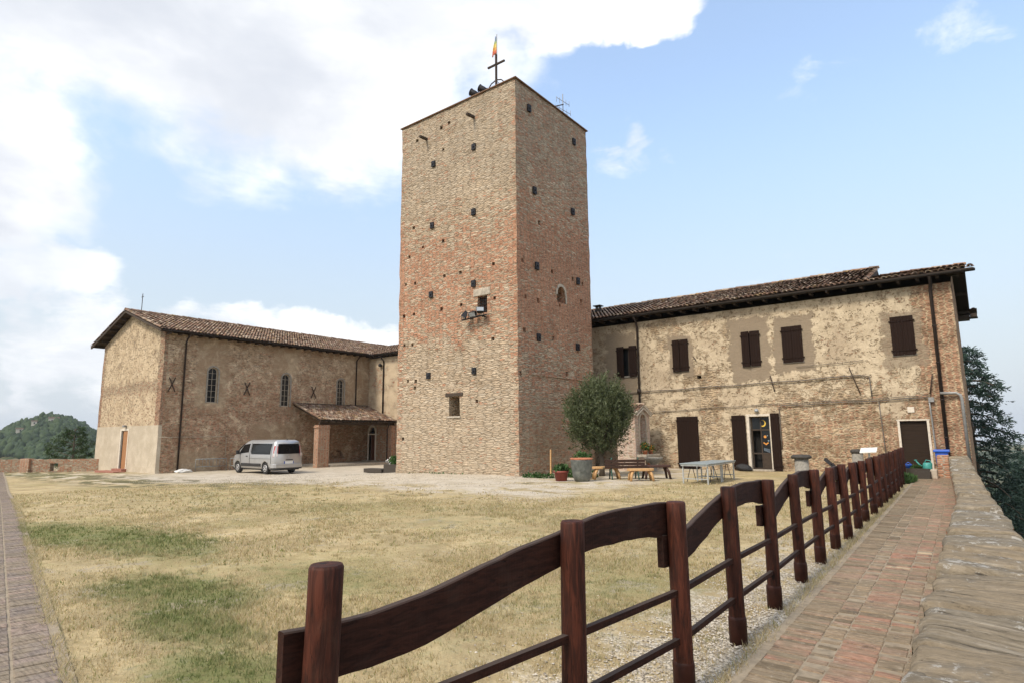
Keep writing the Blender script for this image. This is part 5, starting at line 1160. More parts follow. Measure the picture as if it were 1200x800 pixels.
def board(i):
    """wavy board from post i over post i+1 to post i+2, on the lawn side of the posts"""
    top = POSTS[min(i + 2, len(POSTS) - 1)][2]; mb = MB(); N = 34; A = []
    L0 = -.11 / (PP[i + 1] - PP[i]).length; ph = random.uniform(0, 20); e1 = min(2.02, len(POSTS) - 1 - i + .03)
    top += .005 * math.sin(ph) - (.02 if i >= 5 else 0)
    for k in range(N + 1):
        s = L0 + (e1 - L0) * k / N
        P = along(i + s) if s >= 0 else PP[i] + (PP[i + 1] - PP[i]) * s
        d = (along(min(i + max(s, 0) + .05, len(PP) - 1)) - along(i + max(0, s - .05))).normalized(); nr = Vector((-d.y, d.x, 0)); nr = nr if nr.x < 0 else -nr
        X_ = [-.2, 0, .16, .26, .37, .5, .63, .78, 1., 1.15, 1.3, 1.55, 1.78, 2.05]; pass
        zt_ = top - .048 + np.interp(s, X_, [-.19, -.212, -.225, -.214, -.194, -.16, -.127, -.085, -.042, -.016, .002, .014, .014, .002]) + mnoise.noise((s * 3, ph, 0)) * .010 + mnoise.noise((s * 14, ph, 3)) * .004; zl = top + np.interp(s, X_, [-.40, -.418, -.42, -.419, -.405, -.365, -.33, -.276, -.226, -.198, -.182, -.173, -.194, -.245]) + mnoise.noise((s * 3, ph, 7)) * .010 + mnoise.noise((s * 16, ph, 9)) * .004
        zt_ += .048
        b0 = P + nr * .058; b1 = P + nr * .103
        A.append([(b0.x, b0.y, zl), (b0.x, b0.y, zt_ - .006), (b0.x + nr.x * .006, b0.y + nr.y * .006, zt_), (b1.x - nr.x * .006, b1.y - nr.y * .006, zt_), (b1.x, b1.y, zt_ - .006), (b1.x, b1.y, zl)])
    vs = [p_ for r_ in A for p_ in r_]; fs = [(k * 6 + a, (k + 1) * 6 + a, (k + 1) * 6 + (a + 1) % 6, k * 6 + (a + 1) % 6) for k in range(N) for a in range(6)]
    mb.raw(vs, fs + [(5, 4, 3, 2, 1, 0), tuple(N * 6 + a for a in range(6))]); o = mb.build('wavy_board', M['board'], fn)
    bm = bmesh.new(); bm.from_mesh(o.data); bmesh.ops.recalc_face_normals(bm, faces=bm.faces); bm.to_mesh(o.data); bm.free()
for i in range(0, len(POSTS) - 2, 2): board(i)
for z in (.33, .63):
    for i in range(len(POSTS) - 1):
        a, c_ = PP[i], PP[i + 1]; d = (c_ - a).normalized(); zz = z * POSTS[i][2] / 1.2; z2 = z * POSTS[i + 1][2] / 1.2
        MB().obox(((a.x + c_.x) / 2, (a.y + c_.y) / 2, (zz + z2) / 2), (c_ - a) / 2 + Vector((0, 0, (z2 - zz) / 2)), Vector((-d.y, d.x, 0)) * .018, (0, 0, .019)).build('rail', M['board'], fn)

# ------------------------------------------------------------------ van
def carpaint(name, col, rough=.3, metal=.55):
    m, g, b = newmat(name); p = g.obj(); n = g.noise(p, 2.5, 5., .6); z = g.sep(p)[2]
    c = g.mulc(col, g.add(.85, g.mul(n, .3))); dirt = g.mul(g.sm(g.add(z, g.mul(n, .3)), .6, .2), .35); c = g.mix(dirt, c, (.25, .22, .18))
    fin(g, b, c, g.add(rough, g.mul(n, .12)), None, metal, .5); b.inputs['Coat Weight'].default_value = .5; b.inputs['Coat Roughness'].default_value = .12; return m
M['vanpaint'] = carpaint('silver_paint', (.44, .445, .45)); M['blackplastic'] = simple('black_plastic', (.028, .028, .03), .5, bump=.05); M['tyre'] = simple('tyre_rubber', (.022, .022, .022), .85)
M['rim'] = simple('alloy_rim', (.55, .55, .56), .35, .6, bump=0); M['redlens'] = simple('red_lens', (.50, .012, .012), .2, bump=0, spec=.6); M['clearlens'] = simple('clear_lens', (.75, .70, .68), .2, bump=0, spec=.6)
M['plate'] = simple('plate_white', (.72, .72, .70), .5, bump=0, var=.08); M['plateblue'] = simple('plate_blue', (.03, .07, .35), .5, bump=0)
M['carglass'] = simple('tinted_glass', (.008, .009, .010), .12, bump=0, spec=.25)
VL = (-33.35, 20.45, gzf(-33.4, 20.5) + .0)
vn_ = root('van', VL, 'silver grey passenger van parked facing the church wall with its tail to the yard', 'van', None, math.pi)
# local frame: +x nose, origin on the ground under the rear axle, y = left side (positive)
hw = .95
def sect(z, top=1.97):     # half width at a height
    return hw * float(np.interp(z, [.28, .5, .95, 1.25, 1.7, 1.88, 1.97], [.93, .985, 1., .975, .875, .81, .60]))
PROF = [(-.93, .42), (-.97, .62), (-.955, 1.05), (-.90, 1.6), (-.82, 1.90), (-.66, 1.965), (.6, 1.99), (2.0, 1.97), (2.45, 1.92), (2.75, 1.78), (3.25, 1.38), (3.50, 1.16), (3.78, 1.02), (3.93, .85), (3.98, .60), (3.93, .36)]
def prof_x(z, front):     # nose or tail surface at a height
    P = [p_ for p_ in PROF if (p_[0] > 2.2 if front else p_[0] < 0)]; P.sort(key=lambda p_: p_[1]); return float(np.interp(z, [p_[1] for p_ in P], [p_[0] for p_ in P]))
body = MB(); zs = [.30, .42, .55, .70, .85, 1.0, 1.15, 1.30, 1.45, 1.6, 1.75, 1.86, 1.93, 1.975]; n = 40; rings = []
for z in zs:
    xf, xr = prof_x(z, True), prof_x(z, False); w = sect(z); ring = []; cr_f, cr_r = .30, .10
    xs = np.linspace(xr, xf, 26)
    for sgn in (1, -1):
        seq = xs if sgn == 1 else xs[::-1]
        for x in seq:
            ef = max(0, (x - (xf - .45)) / .45); er = max(0, ((xr + .12) - x) / .12); k = 1 - .28 * ef ** 2.2 - .10 * er ** 2
            ring.append((x, sgn * w * k, z))
    rings.append(ring)
n = len(rings[0]); vs = [p_ for r_ in rings for p_ in r_]
fs = [(k * n + a, k * n + (a + 1) % n, (k + 1) * n + (a + 1) % n, (k + 1) * n + a) for k in range(len(zs) - 1) for a in range(n)]
fs = [f[::-1] for f in fs]; L = len(zs) - 1
fs += [tuple(range(n))]; 
for a in range(25): fs.append((L * n + a, L * n + 51 - a, L * n + 50 - a, L * n + a + 1))
body.raw(vs, fs, True); bo = body.build('body', M['vanpaint'], vn_, True)
bm = bmesh.new(); bm.from_mesh(bo.data); bmesh.ops.recalc_face_normals(bm, faces=bm.faces); bm.to_mesh(bo.data); bm.free()
cm = MB()
for x in (0., 3.10):
    for sg in (-1, 1): cm.tube([(x, sg * .62, .34), (x, sg * 1.15, .34)], .385, 22, smooth=False)
me_ = bpy.data.meshes.new('c'); me_.from_pydata(cm.v, [], cm.f); co = bpy.data.objects.new('c', me_); COL.objects.link(co); co.location = VL; co.rotation_euler = (0, 0, math.pi)
mo = bo.modifiers.new('b', 'BOOLEAN'); mo.operation = 'DIFFERENCE'; mo.solver = 'EXACT'; mo.object = co
dg = bpy.context.evaluated_depsgraph_get(); dg.update(); nm_ = bpy.data.meshes.new_from_object(bo.evaluated_get(dg)); bo.modifiers.clear(); bo.data = nm_; bpy.data.objects.remove(co)
def side_panel(pts, sg, off=.006, th=.012):
    P = [(x, sg * (sect(z) + off - .28 * sect(z) * max(0, (x - (prof_x(z, True) - .45)) / .45) ** 2.2), z) for x, z in pts]; return P
def add_panel(mb, pts, sg, off=.006):
    # subdivide in z so that the panel follows the tumblehome
    z0, z1 = min(p_[1] for p_ in pts), max(p_[1] for p_ in pts); c = sum(p_[0] for p_ in pts) / len(pts); n = max(1, int((z1 - z0) / .07)); rows = []
    def xs_at(z):
        X = []
        for (xa, za), (xb, zb) in zip(pts, pts[1:] + pts[:1]):
            if min(za, zb) <= z + 1e-9 and max(za, zb) >= z - 1e-9: X += [xa, xb] if abs(zb - za) < 1e-6 else [xa + (xb - xa) * (z - za) / (zb - za)]
        return min(X), max(X)
    for k in range(n + 1):
        z = z0 + (z1 - z0) * k / n; a, b_ = xs_at(z); rows.append(side_panel([(a + (b_ - a) * j / 6, z) for j in range(7)], sg, off + .010))
    vs = [p_ for r_ in rows for p_ in r_] + [(p_[0], p_[1] - sg * .03, p_[2]) for r_ in rows for p_ in r_]; m_ = 7 * (n + 1); fs = []
    for k in range(n):
        for j in range(6):
            q = (k * 7 + j, k * 7 + j + 1, k * 7 + j + 8, k * 7 + j + 7); q = q[::-1] if sg > 0 else q; fs += [q, tuple(i + m_ for i in q[::-1])]
    per = [j for j in range(7)] + [k * 7 + 6 for k in range(1, n + 1)] + [n * 7 + j for j in range(5, -1, -1)] + [k * 7 for k in range(n - 1, 0, -1)]
    for a, b_ in zip(per, per[1:] + per[:1]): q = (a, a + m_, b_ + m_, b_); fs.append(q[::-1] if sg > 0 else q)
    mb.raw(vs, fs)
for sg in (1, -1):
    mb = MB(); add_panel(mb, [(-.50, 1.14), (1.52, 1.14), (1.62, 1.26), (1.62, 1.76), (-.52, 1.76)], sg); mb.build('side_window', M['carglass'], vn_, True)
    mb = MB(); add_panel(mb, [(1.86, 1.22), (2.80, 1.17), (2.86, 1.26), (2.50, 1.72), (1.88, 1.76)], sg); fw_ = mb.build('side_window', M['carglass'], vn_, True)
    mb = MB()
    for x0 in (-.62, 1.70, ):
        add_panel(mb, [(x0, .46), (x0 + .014, .46), (x0 + .014, 1.12), (x0, 1.12)], sg, .003); add_panel(mb, [(x0, 1.12), (x0 + .014, 1.12), (x0 + .014, 1.80), (x0, 1.80)], sg, .003)
    add_panel(mb, [(2.74, .60), (2.754, .60), (2.80, 1.15), (2.786, 1.15)], sg, .003); add_panel(mb, [(-.55, .88), (1.65, .88), (1.65, .892), (-.55, .892)], sg, .004)
    mb.build('door_seam', M['blackplastic'], vn_, True)
    mb = MB(); add_panel(mb, [(.45, .42), (2.66, .42), (2.66, .60), (.45, .60)], sg, .018); mb.build('side_moulding', M['blackplastic'], vn_, True)
    mb = MB(); mb.box(1.95, 2.12, sg * (sect(1.02) + .004) - .02, sg * (sect(1.02) + .004) + .02, .98, 1.04); mb.build('door_handle', M['blackplastic'], vn_, True)
    mb = MB(); mb.obox((2.86, sg * 1.08, 1.24), (.06, 0, 0), (0, .10, 0), (0, 0, .12)); mb.obox((2.84, sg * .95, 1.16), (.03, 0, 0), (0, .08, 0), (0, 0, .025)); mb.build('wing_mirror', M['blackplastic'], vn_, True, bevel=.02)
    # tail lamp standing at the rear corner
    mb = MB(); c0 = [(prof_x(z, False) + .0, sg * sect(z) * .955, z) for z in (1.02, 1.22, 1.40, 1.62)]
    mb.prism([(prof_x(1.0, False) - .012, sg * sect(1.0) * .80, 1.0), (prof_x(1.62, False) - .012, sg * sect(1.62) * .84, 1.62), (prof_x(1.62, False) + .10, sg * (sect(1.62) + .008), 1.62), (prof_x(1.0, False) + .15, sg * (sect(1.0) + .008), 1.0)], (0.0, -sg * .02, 0))
    tl_ = mb.build('tail_lamp', M['redlens'], vn_, True)
    mb = MB(); mb.prism([(prof_x(1.02, False) - .02, sg * sect(1.02) * .80, 1.02), (prof_x(1.2, False) - .02, sg * sect(1.2) * .82, 1.2), (prof_x(1.2, False) + .10, sg * (sect(1.2) + .016), 1.2), (prof_x(1.02, False) + .12, sg * (sect(1.02) + .016), 1.02)], (0, -sg * .02, 0)); mb.build('reversing_lens', M['clearlens'], tl_, True)
    mb = MB(); mb.prism([(3.60, sg * .62, .86), (3.60, sg * .62, 1.03), (3.42, sg * .86, 1.06), (3.55, sg * .80, .86)], (.18, 0, 0)); mb.build('headlight', M['clearlens'], vn_, True)
mb = MB()
zz = [1.16, 1.24, 1.32, 1.40, 1.48, 1.56, 1.64, 1.74]; ws_ = [.71, .708, .705, .70, .695, .69, .68, .66]
for k in range(7):
    mb.raw([(prof_x(zz[k], False) - .022, -ws_[k], zz[k]), (prof_x(zz[k], False) - .022, ws_[k], zz[k]), (prof_x(zz[k + 1], False) - .022, ws_[k + 1], zz[k + 1]), (prof_x(zz[k + 1], False) - .022, -ws_[k + 1], zz[k + 1])], [(3, 2, 1, 0)])
rw_ = mb.build('rear_window', M['carglass'], vn_, True); s_ = rw_.modifiers.new('s', 'SOLIDIFY'); s_.thickness = .015
mb = MB(); mb.box(-.995, -.955, -.30, .30, .60, .74); pt = mb.build('number_plate', M['plate'], vn_, True); MB().box(-.998, -.954, .26, .305, .598, .742).build('blue_strip', M['plateblue'], pt, True); MB().box(-.998, -.954, -.305, -.26, .598, .742).build('blue_strip', M['plateblue'], pt, True)
MB().box(-.995, -.94, -.26, .20, .80, .845).build('tailgate_handle', M['blackplastic'], vn_, True, bevel=.01)
mb = MB(); mb.prism([(-.985, .0, .955), (-.985, -.055, .90), (-.985, 0, .845), (-.985, .055, .90)], (.03, 0, 0)); mb.v = [(p_[0], p_[1], p_[2] + .07) for p_ in mb.v]; mb.build('badge', M['rim'], vn_, True)
bp = MB(); Pq = [(-.90, hw * 1.0), (-1.0, hw * .86), (-1.03, hw * .5), (-1.035, 0), (-1.03, -hw * .5), (-1.0, -hw * .86), (-.90, -hw * 1.0), (-.60, -hw * 1.0), (-.60, hw * 1.0)]
bp.prism([(x, y, .36) for x, y in Pq], (0, 0, .24)); bp.build('rear_bumper', M['vanpaint'], vn_, True, bevel=.03)
MB().prism([(x * 1.002 if x < 0 else x, y * .97, .28) for x, y in Pq], (0, 0, .078)).build('bumper_skirt', M['blackplastic'], vn_, True)
MB().raw([(2.83, -.72, 1.72), (2.83, .72, 1.72), (3.33, .80, 1.33), (3.33, -.80, 1.33)], [(0, 1, 2, 3)]).build('windscreen', M['carglass'], vn_, True).modifiers.new('s', 'SOLIDIFY').thickness = -.03
MB().box(-.80, 3.85, -.80, .80, .22, .34).build('underbody', M['blackplastic'], vn_, True)
MB().tube([(-.74, .0, 1.96), (-.72, 0, 2.0), (-.60, 0, 2.02)], .02, 6).build('roof_aerial', M['blackplastic'], vn_, True)
for x in (0., 3.10):
    for sg in (1, -1):
        w = root('wheel', (0, 0, 0), None, None) if False else None
        ty = MB().tube([(x, sg * .70, .33), (x, sg * .72, .33), (x, sg * .89, .33), (x, sg * .915, .33)], [.29, .33, .33, .30], 24).build('wheel', M['tyre'], vn_, True)
        rm = MB().tube([(x, sg * .905, .33), (x, sg * .925, .33)], [.205, .19], 20)
        rm.build('rim', M['rim'], ty, True)
        hb_ = MB()
        for k in range(6):
            a = k * math.pi / 3; hb_.obox((x + .12 * math.cos(a), sg * .93, .33 + .12 * math.sin(a)), (.035 * math.cos(a + .9), 0, .035 * math.sin(a + .9)), (0, .006, 0), (-.028 * math.sin(a + .9), 0, .028 * math.cos(a + .9)))
        hb_.build('rim_opening', M['blackplastic'], ty, True)

# ------------------------------------------------------------------ yard furniture
M['planting'] = M['potplant']
M['lightwood'] = simple('pale_split_wood', (.50, .30, .135), .65, var=.35, scale=8, bump=.4, stretch=(3, 3, 3)); M['logbark'] = simple('log_underside', (.16, .095, .05), .85, var=.4, bump=.6)
M['benchwood'] = simple('dark_bench_wood', (.048, .024, .017), .6, var=.35, stretch=(1, 6, 6)); M['stoolwood'] = simple('dark_stool_wood', (.060, .028, .020), .6, var=.3)
M['greenmetal'] = simple('green_iron', (.020, .075, .055), .5, .2); M['tablegrey'] = simple('grey_table_top', (.235, .275, .285), .5, var=.18, bump=.05); M['tablemetal'] = simple('light_grey_steel', (.42, .44, .44), .45, .3, bump=0)
M['potglaze'] = simple('weathered_grey_glaze', (.115, .125, .115), .45, var=.5, scale=5, bump=.2, col2=(.34, .33, .28)); M['terracotta'] = simple('terracotta', (.40, .155, .085), .8, var=.3); M['redpot'] = simple('dull_red_plastic', (.24, .060, .045), .6, var=.3)
M['soil'] = simple('soil', (.045, .033, .024), .95, bump=.8, scale=30); M['blueplastic'] = simple('blue_plastic', (.030, .115, .52), .4, bump=.03, var=.15); M['turquoise'] = simple('turquoise_plastic', (.05, .27, .24), .45, bump=.03, var=.15)
M['oldplank'] = simple('old_dark_planks', (.055, .045, .036), .85, var=.4, bump=.5, stretch=(2, 10, 10)); M['creambox'] = simple('cream_concrete', (.47, .41, .33), .85, var=.25, bump=.4); M['white'] = simple('white_plastic', (.72, .72, .70), .5, var=.12, bump=.05); M['black'] = simple('black_fabric', (.018, .018, .02), .7)
M['yellowplastic'] = simple('yellow_plastic', (.7, .5, .03), .5, bump=0); M['redplastic'] = simple('red_plastic', (.55, .03, .02), .5, bump=0); M['galv'] = simple('galvanised_tube', (.24, .27, .28), .45, .5, bump=0)
def leaves(name, centre, rad, n, size, mat, parent, flat=.7, seed=0, up=.3, aspect=.35):
    """small leaf faces through an ellipsoid"""
    d = rng.normal(size=(n, 3)); d /= np.linalg.norm(d, axis=1)[:, None]; r = rng.random(n) ** .45
    P = d * r[:, None] * np.array(rad) + np.array(centre)
    a = rng.normal(size=(n, 3)) + np.array((0, 0, up)) + d * .6; a /= np.linalg.norm(a, axis=1)[:, None]; b = np.cross(a, rng.normal(size=(n, 3))); b /= np.linalg.norm(b, axis=1)[:, None]
    s = size * rng.uniform(.6, 1.3, n)[:, None]
    V = np.stack([P, P + a * s * .5 + b * s * aspect, P + a * s, P + a * s * .5 - b * s * aspect], 1).reshape(-1, 3)
    return mesh_np(name, V, np.arange(len(V)).reshape(-1, 4), mat, parent)
pot = root('plant_pot', (-11.72, 19.33, 0), 'big grey glazed urn with a terracotta rim in front of the olive tree', 'pot')
MB().lathe((-11.72, 19.33, -.02), [(.20, 0), (.27, .03), (.34, .22), (.38, .5), (.395, .74), (.405, .80)], 26).build('body', M['potglaze'], pot)
MB().lathe((-11.72, 19.33, .77), [(.395, 0), (.415, .01), (.42, .045), (.40, .06), (.34, .05), (.33, -.1), (.0, -.11)], 26).build('rim', M['terracotta'], pot)
def potted(u, v, r, h, pm, lm, lab, fl=None, lr=.25, cat='pot', lh=.2, prof=None, z=0., nm='flower_pot', grp=None, n=420):
    t = root(nm, (u, v, z), lab, 'flower pot', grp)
    MB().lathe((u, v, z), prof or [(r * .78, 0), (r * .95, h * .8), (r * 1.08, h * .82), (r * 1.08, h), (r * .92, h), (r * .9, h - .03)], 18).build('pot', pm, t)
    MB().lathe((u, v, z + h - .05), [(r * .93, 0), (0.001, .015)], 14).build('soil', M['soil'], t)
    leaves('foliage', (u, v, z + h + lh * .55), (lr, lr, lh), n, .10, lm, t)
    if fl: leaves('blossoms', (u, v, z + h + lh * .75), (lr * .95, lr * .95, lh * .8), 60, .07, fl, t, aspect=.5)
    return t
potted(-12.52, 19.18, .27, .36, M['redpot'], M['potplant'], 'dull red flower pot with a low green plant left of the big urn', None, .27, lh=.14)
potted(-12.45, 20.6, .26, .24, M['terracotta'], M['potplant'], 'shallow terracotta bowl of greenery raised behind the urn', None, .36, lh=.22, z=.42)
st = root('pot_stand', (-12.45, 20.6, 0), 'whitish stone block carrying the terracotta bowl behind the urn', 'block')
MB().box(-12.72, -12.18, 20.38, 20.82, -.02, .20).build('block', M['white'], st, bevel=.03); MB().box(-12.66, -12.24, 20.43, 20.77, .20, .42).build('upper_block', M['yellowgreen'] if 'yellowgreen' in M else M['stone'], st, bevel=.02)
gc = leaves('ground_plants', (-14.25, 20.2, .0), (.9, .2, .14), 500, .11, M['potplant'], None); tag(gc, 'low green weeds growing at the foot of the tower corner', 'weeds', kind='stuff')
gc = leaves('ground_plants', (-13.3, 21.5, .02), (1.0, .6, .24), 900, .12, M['potplant'], None); tag(gc, 'leafy low plants between the tower and the olive trunk', 'weeds', kind='stuff')
gc = leaves('ground_plants', (-19.8, 20.3, -.12), (3.0, .10, .10), 260, .09, M['potplant'], None); tag(gc, 'thin weeds along the front base of the tower', 'weeds', kind='stuff')
sk = root('wooden_stake', (-14.55, 21.6, 0), 'thin pale wooden stake leaning on the tower wall near the olive tree', 'stake'); MB().bar((-14.62, 21.6, -.05), (-14.60, 21.6, 1.05), .06).build('stick', M['lightwood'], sk)
def stool_bench(c, L, wdt, h, ang, lab, wood, under, grp):
    t = root('log_bench', c, lab, 'bench', grp); Mx = Matrix.Translation(c) @ Matrix.Rotation(ang, 4, 'Z')
    def tf(mb): mb.v = [tuple(Mx @ Vector(p_)) for p_ in mb.v]; return mb
    n = 14; P = []; 
    for k in range(n): a = 2 * math.pi * k / n; P.append((L / 2 * (abs(math.cos(a)) ** .5) * math.copysign(1, math.cos(a)) * (1 + .05 * math.sin(k * 2.2)), wdt / 2 * (abs(math.sin(a)) ** .6) * math.copysign(1, math.sin(a)) * (1 + .08 * math.sin(k * 3.1)), h - .085))
    tf(MB().prism(P, (0, 0, .085))).build('seat', wood, t, bevel=.015)
    for sx in (-1, 1):
        for sy in (-1, 1): tf(MB().tube([(sx * L * .30, sy * wdt * .22, h - .075), (sx * L * .38, sy * wdt * .40, h * .5), (sx * L * .42, sy * wdt * .48, -.02)], [.055, .05, .042], 9)).build('leg', under, t)
stool_bench((-11.55, 20.85, 0), 1.15, .42, .46, R(40), 'pale split log bench half hidden behind the big grey urn', M['lightwood'], M['lightwood'], 'rustic log benches')
stool_bench((-10.05, 20.72, 0), .98, .46, .43, R(38), 'pale split log bench with splayed legs right of the urn', M['lightwood'], M['lightwood'], 'rustic log benches')
stool_bench((-10.0, 21.95, 0), 1.15, .42, .50, R(44), 'dark stained log bench with crossed legs behind the pale one', M['stoolwood'], M['stoolwood'], 'rustic log benches')
# park bench with a back
pb = root('park_bench', (-11.0, 21.1, 0), 'dark wooden park bench with slatted back seen from behind under the olive tree', 'bench'); Mx = Matrix.Translation((-10.95, 21.15, 0)) @ Matrix.Rotation(R(37), 4, 'Z')
def tf(mb, Mx=Mx): mb.v = [tuple(Mx @ Vector(p_)) for p_ in mb.v]; return mb
mb = MB()
for k in range(3): z = .50 + k * .115; mb.obox((0, -.20 - .03 * k, z - .05), (.76, 0, 0), (0, .014, 0), (0, -.010, .050))
tf(mb).build('backrest', M['benchwood'], pb)
mb = MB()
for k in range(4): mb.box(-.82, .82, -.14 + k * .12, -.04 + k * .12, .40, .43)
tf(mb).build('seat', M['greenmetal'], pb)
for sx in (-.5, .5):
    mb = MB(); mb.tube([(sx, -.34, -.02), (sx, -.20, .22), (sx, -.12, .39), (sx, -.17, .55), (sx, -.24, .80)], .026, 7); mb.tube([(sx, .38, -.02), (sx, .28, .22), (sx, .24, .39)], .026, 7); mb.tube([(sx, -.20, .22), (sx, .04, .27), (sx, .28, .22)], .02, 7); mb.tube([(sx, -.13, .385), (sx, .30, .385)], .022, 7); tf(mb).build('leg', M['greenmetal'], pb)
# two folding tables set end to end
def folding_table(x0, x1, y0, y1, h, lab):
    t = root('folding_table', ((x0 + x1) / 2, (y0 + y1) / 2, 0), lab, 'table', 'grey folding tables')
    MB().box(x0, x1, y0, y1, h - .035, h).build('tabletop', M['tablegrey'], t, bevel=.008)
    f = MB(); f.box(x0 + .03, x1 - .03, y0 + .03, y0 + .06, h - .085, h - .0352); f.box(x0 + .03, x1 - .03, y1 - .06, y1 - .03, h - .085, h - .0352); f.box(x0 + .03, x0 + .06, y0 + .06, y1 - .06, h - .085, h - .0352); f.box(x1 - .06, x1 - .03, y0 + .06, y1 - .06, h - .085, h - .0352); f.build('apron', M['tablemetal'], t)
    for y in (y0 + .12, y1 - .12):
        for x in (x0 + .07, x1 - .07): MB().box(x - .02, x + .02, y - .02, y + .02, -.02, h - .0853).build('leg', M['tablemetal'], t)
        MB().box(x0 + .0902, x1 - .0902, y - .012, y + .012, .14, .17).build('stretcher', M['tablemetal'], t)
    ym = (y0 + y1) / 2
    for s in (-1, 1): MB().tube([(x0 + .12, ym + s * .05, h - .09), (x0 + .10, ym + s * .42, .02)], .012, 6).tube([(x1 - .12, ym + s * .05, h - .09), (x1 - .10, ym + s * .42, .02)], .012, 6).build('brace', M['iron'], t)
folding_table(-8.36, -7.36, 20.25, 21.80, .67, 'grey folding table nearer to the viewer of two set end to end'); folding_table(-8.30, -7.40, 21.82, 23.30, .672, 'grey folding table at the far end nearer to the open door')
bg_ = root('dark_bag', (-8.6, 28.2, 0), 'black bag lying by the left shutter of the open door', 'bag'); bm = bmesh.new(); bmesh.ops.create_icosphere(bm, subdivisions=3, radius=.3)
for v_ in bm.verts: v_.co = Vector((v_.co.x * 1.25, v_.co.y * .7, max(-.12, v_.co.z * .6) + .12)) * (1 + .25 * mnoise.noise(v_.co * 4))
me = bpy.data.meshes.new('bag'); bm.to_mesh(me); bm.free(); me.materials.append(M['black']); o = bpy.data.objects.new('bag', me); COL.objects.link(o); o.parent = bg_
# shrine
sh = root('shrine', (-13.5, 27.0, 0), 'small gabled brick wayside shrine with an arched niche beside the farmhouse wall', 'shrine'); SX = -12.9
bd = MB().prism([(SX, 26.18, -.1), (SX, 27.78, -.1), (SX, 27.78, 2.62), (SX, 26.98, 3.0), (SX, 26.18, 2.62)], (-.95, 0, 0)).build('body', M['shrine'], sh)
cut(bd, MB().prism(arch_poly(26.66, 27.30, .85, 2.62, lambda a, z: (SX + .3, a, z), 8, True), (-.75, 0, 0)))
mb = MB(); A = arch_poly(26.56, 27.40, .85, 2.74, lambda a, z: (SX + .002, a, z), 8, True); B = arch_poly(26.66, 27.30, .85, 2.62, lambda a, z: (SX + .002, a, z), 8, True)
for k in range(1, len(A)): k2 = (k + 1) % len(A); mb.prism([A[k], A[k2], B[k2], B[k]], (.04, 0, 0))
mb.build('niche_arch', M['stone'], sh)
mb = MB(); q_ = Vector((0, .92, .44)); tile_roof(mb, (SX - 1.02, 26.02, 2.60), (1, 0, 0), q_, 1.14, 1.08, sp=.2, step=.3, r=.09); tile_roof(mb, (SX - 1.02, 27.94, 2.60), (1, 0, 0), Vector((0, -.92, .44)), 1.14, 1.08, sp=.2, step=.3, r=.09); ridge_tiles(mb, (SX - 1.02, 26.98, 3.06), (SX + .14, 26.98, 3.06), .10)
sr = mb.build('roof', M['tiles'], sh)
mb = MB(); mb.bar((SX + .06, 26.02, 2.60), (SX + .06, 26.98, 3.06), .10, .09); mb.bar((SX + .06, 27.94, 2.60), (SX + .06, 26.98, 3.06), .10, .09); mb.bar((SX + .10, 26.18, 2.52), (SX + .10, 26.98, 2.90), .05, .06); mb.bar((SX + .10, 27.78, 2.52), (SX + .10, 26.98, 2.90), .05, .06); mb.build('gable_moulding', M['whiteplaster'], sh)
MB().box(SX + .001, SX + .42, 26.3, 27.7, -.05, .60).build('plinth', M['shrine'], sh, bevel=.02); MB().box(SX + .001, SX + .50, 26.22, 27.78, .60, .72).build('shelf', M['stone'], sh, bevel=.015); MB().box(SX + .4205, SX + .435, 26.5, 27.0, .22, .5).build('plinth_panel', M['terracotta'], sh)
potted(SX + .26, 26.6, .12, .18, M['terracotta'], M['potplant'], 'terracotta pot of orange flowers at the left on the shrine shelf', M['flower'], .2, lh=.24, z=.72, grp='pots on the shrine shelf', n=160); potted(SX + .26, 27.25, .12, .17, M['terracotta'], M['potplant'], 'lower terracotta pot of orange flowers at the right on the shrine shelf', M['flower'], .17, lh=.15, z=.72, grp='pots on the shrine shelf', n=130)
tr = root('stone_basin', (-12.05, 26.3, 0), 'grey stone basin on a short foot beside the shrine', 'basin'); MB().lathe((-12.05, 26.2, -.03), [(.20, 0), (.16, .1), (.15, .34), (.28, .42), (.42, .56), (.44, .64), (.38, .64), (.3, .54), (.0, .5)], 20).build('bowl', M['greystone'], tr)
# stone stumps with dark caps
def stone_post(u, v, h, r, cr_, lab, gp='short stone columns behind the fence'):
    t = root('stone_column', (u, v, 0), lab, 'column', gp); MB().lathe((u, v, -.05), [(r * 1.25, 0), (r * 1.25, .14), (r, .17), (r * .96, h - .1)], 18).build('shaft', M['greystone'], t)
    MB().lathe((u, v, h - .155), [(r * .96, 0), (cr_ * .9, .02), (cr_, .06), (cr_, .10), (cr_ * .86, .135), (cr_ * .8, .16), (.0, .165)], 18).build('cap', M['darkstone'], t)
stone_post(-5.40, 24.55, .86, .25, .36, 'short grey stone column with a wide dark moulded cap nearer to the open door'); stone_post(-3.85, 26.6, 1.02, .20, .24, 'grey stone column with a narrow dark cap beside the white tilted panel')
tp = root('tilted_panel', (-3.35, 26.2, 0), 'white tilted panel on a stand behind the fence near the far door', 'panel'); MB().obox((-3.40, 26.1, 1.0), (.27, 0, .015), (0, .20, .08), (0, -.006, .014)).build('panel', M['white'], tp); MB().box(-3.43, -3.37, 26.1, 26.16, -.03, .95).build('stand', M['tablemetal'], tp)
fc = root('folded_chair', (-4.7, 26.6, 0), 'black folded chair lying tilted behind the fence', 'chair')
for k in (-.16, .16): MB().tube([(-4.98, 26.5 + k, .62), (-4.75, 26.5 + k, .40), (-4.45, 26.5 + k, .03)], .022, 6).tube([(-4.90, 26.5 + k, .05), (-4.7, 26.5 + k, .42), (-4.52, 26.5 + k, .30)], .022, 6).build('side_frame', M['iron'], fc)
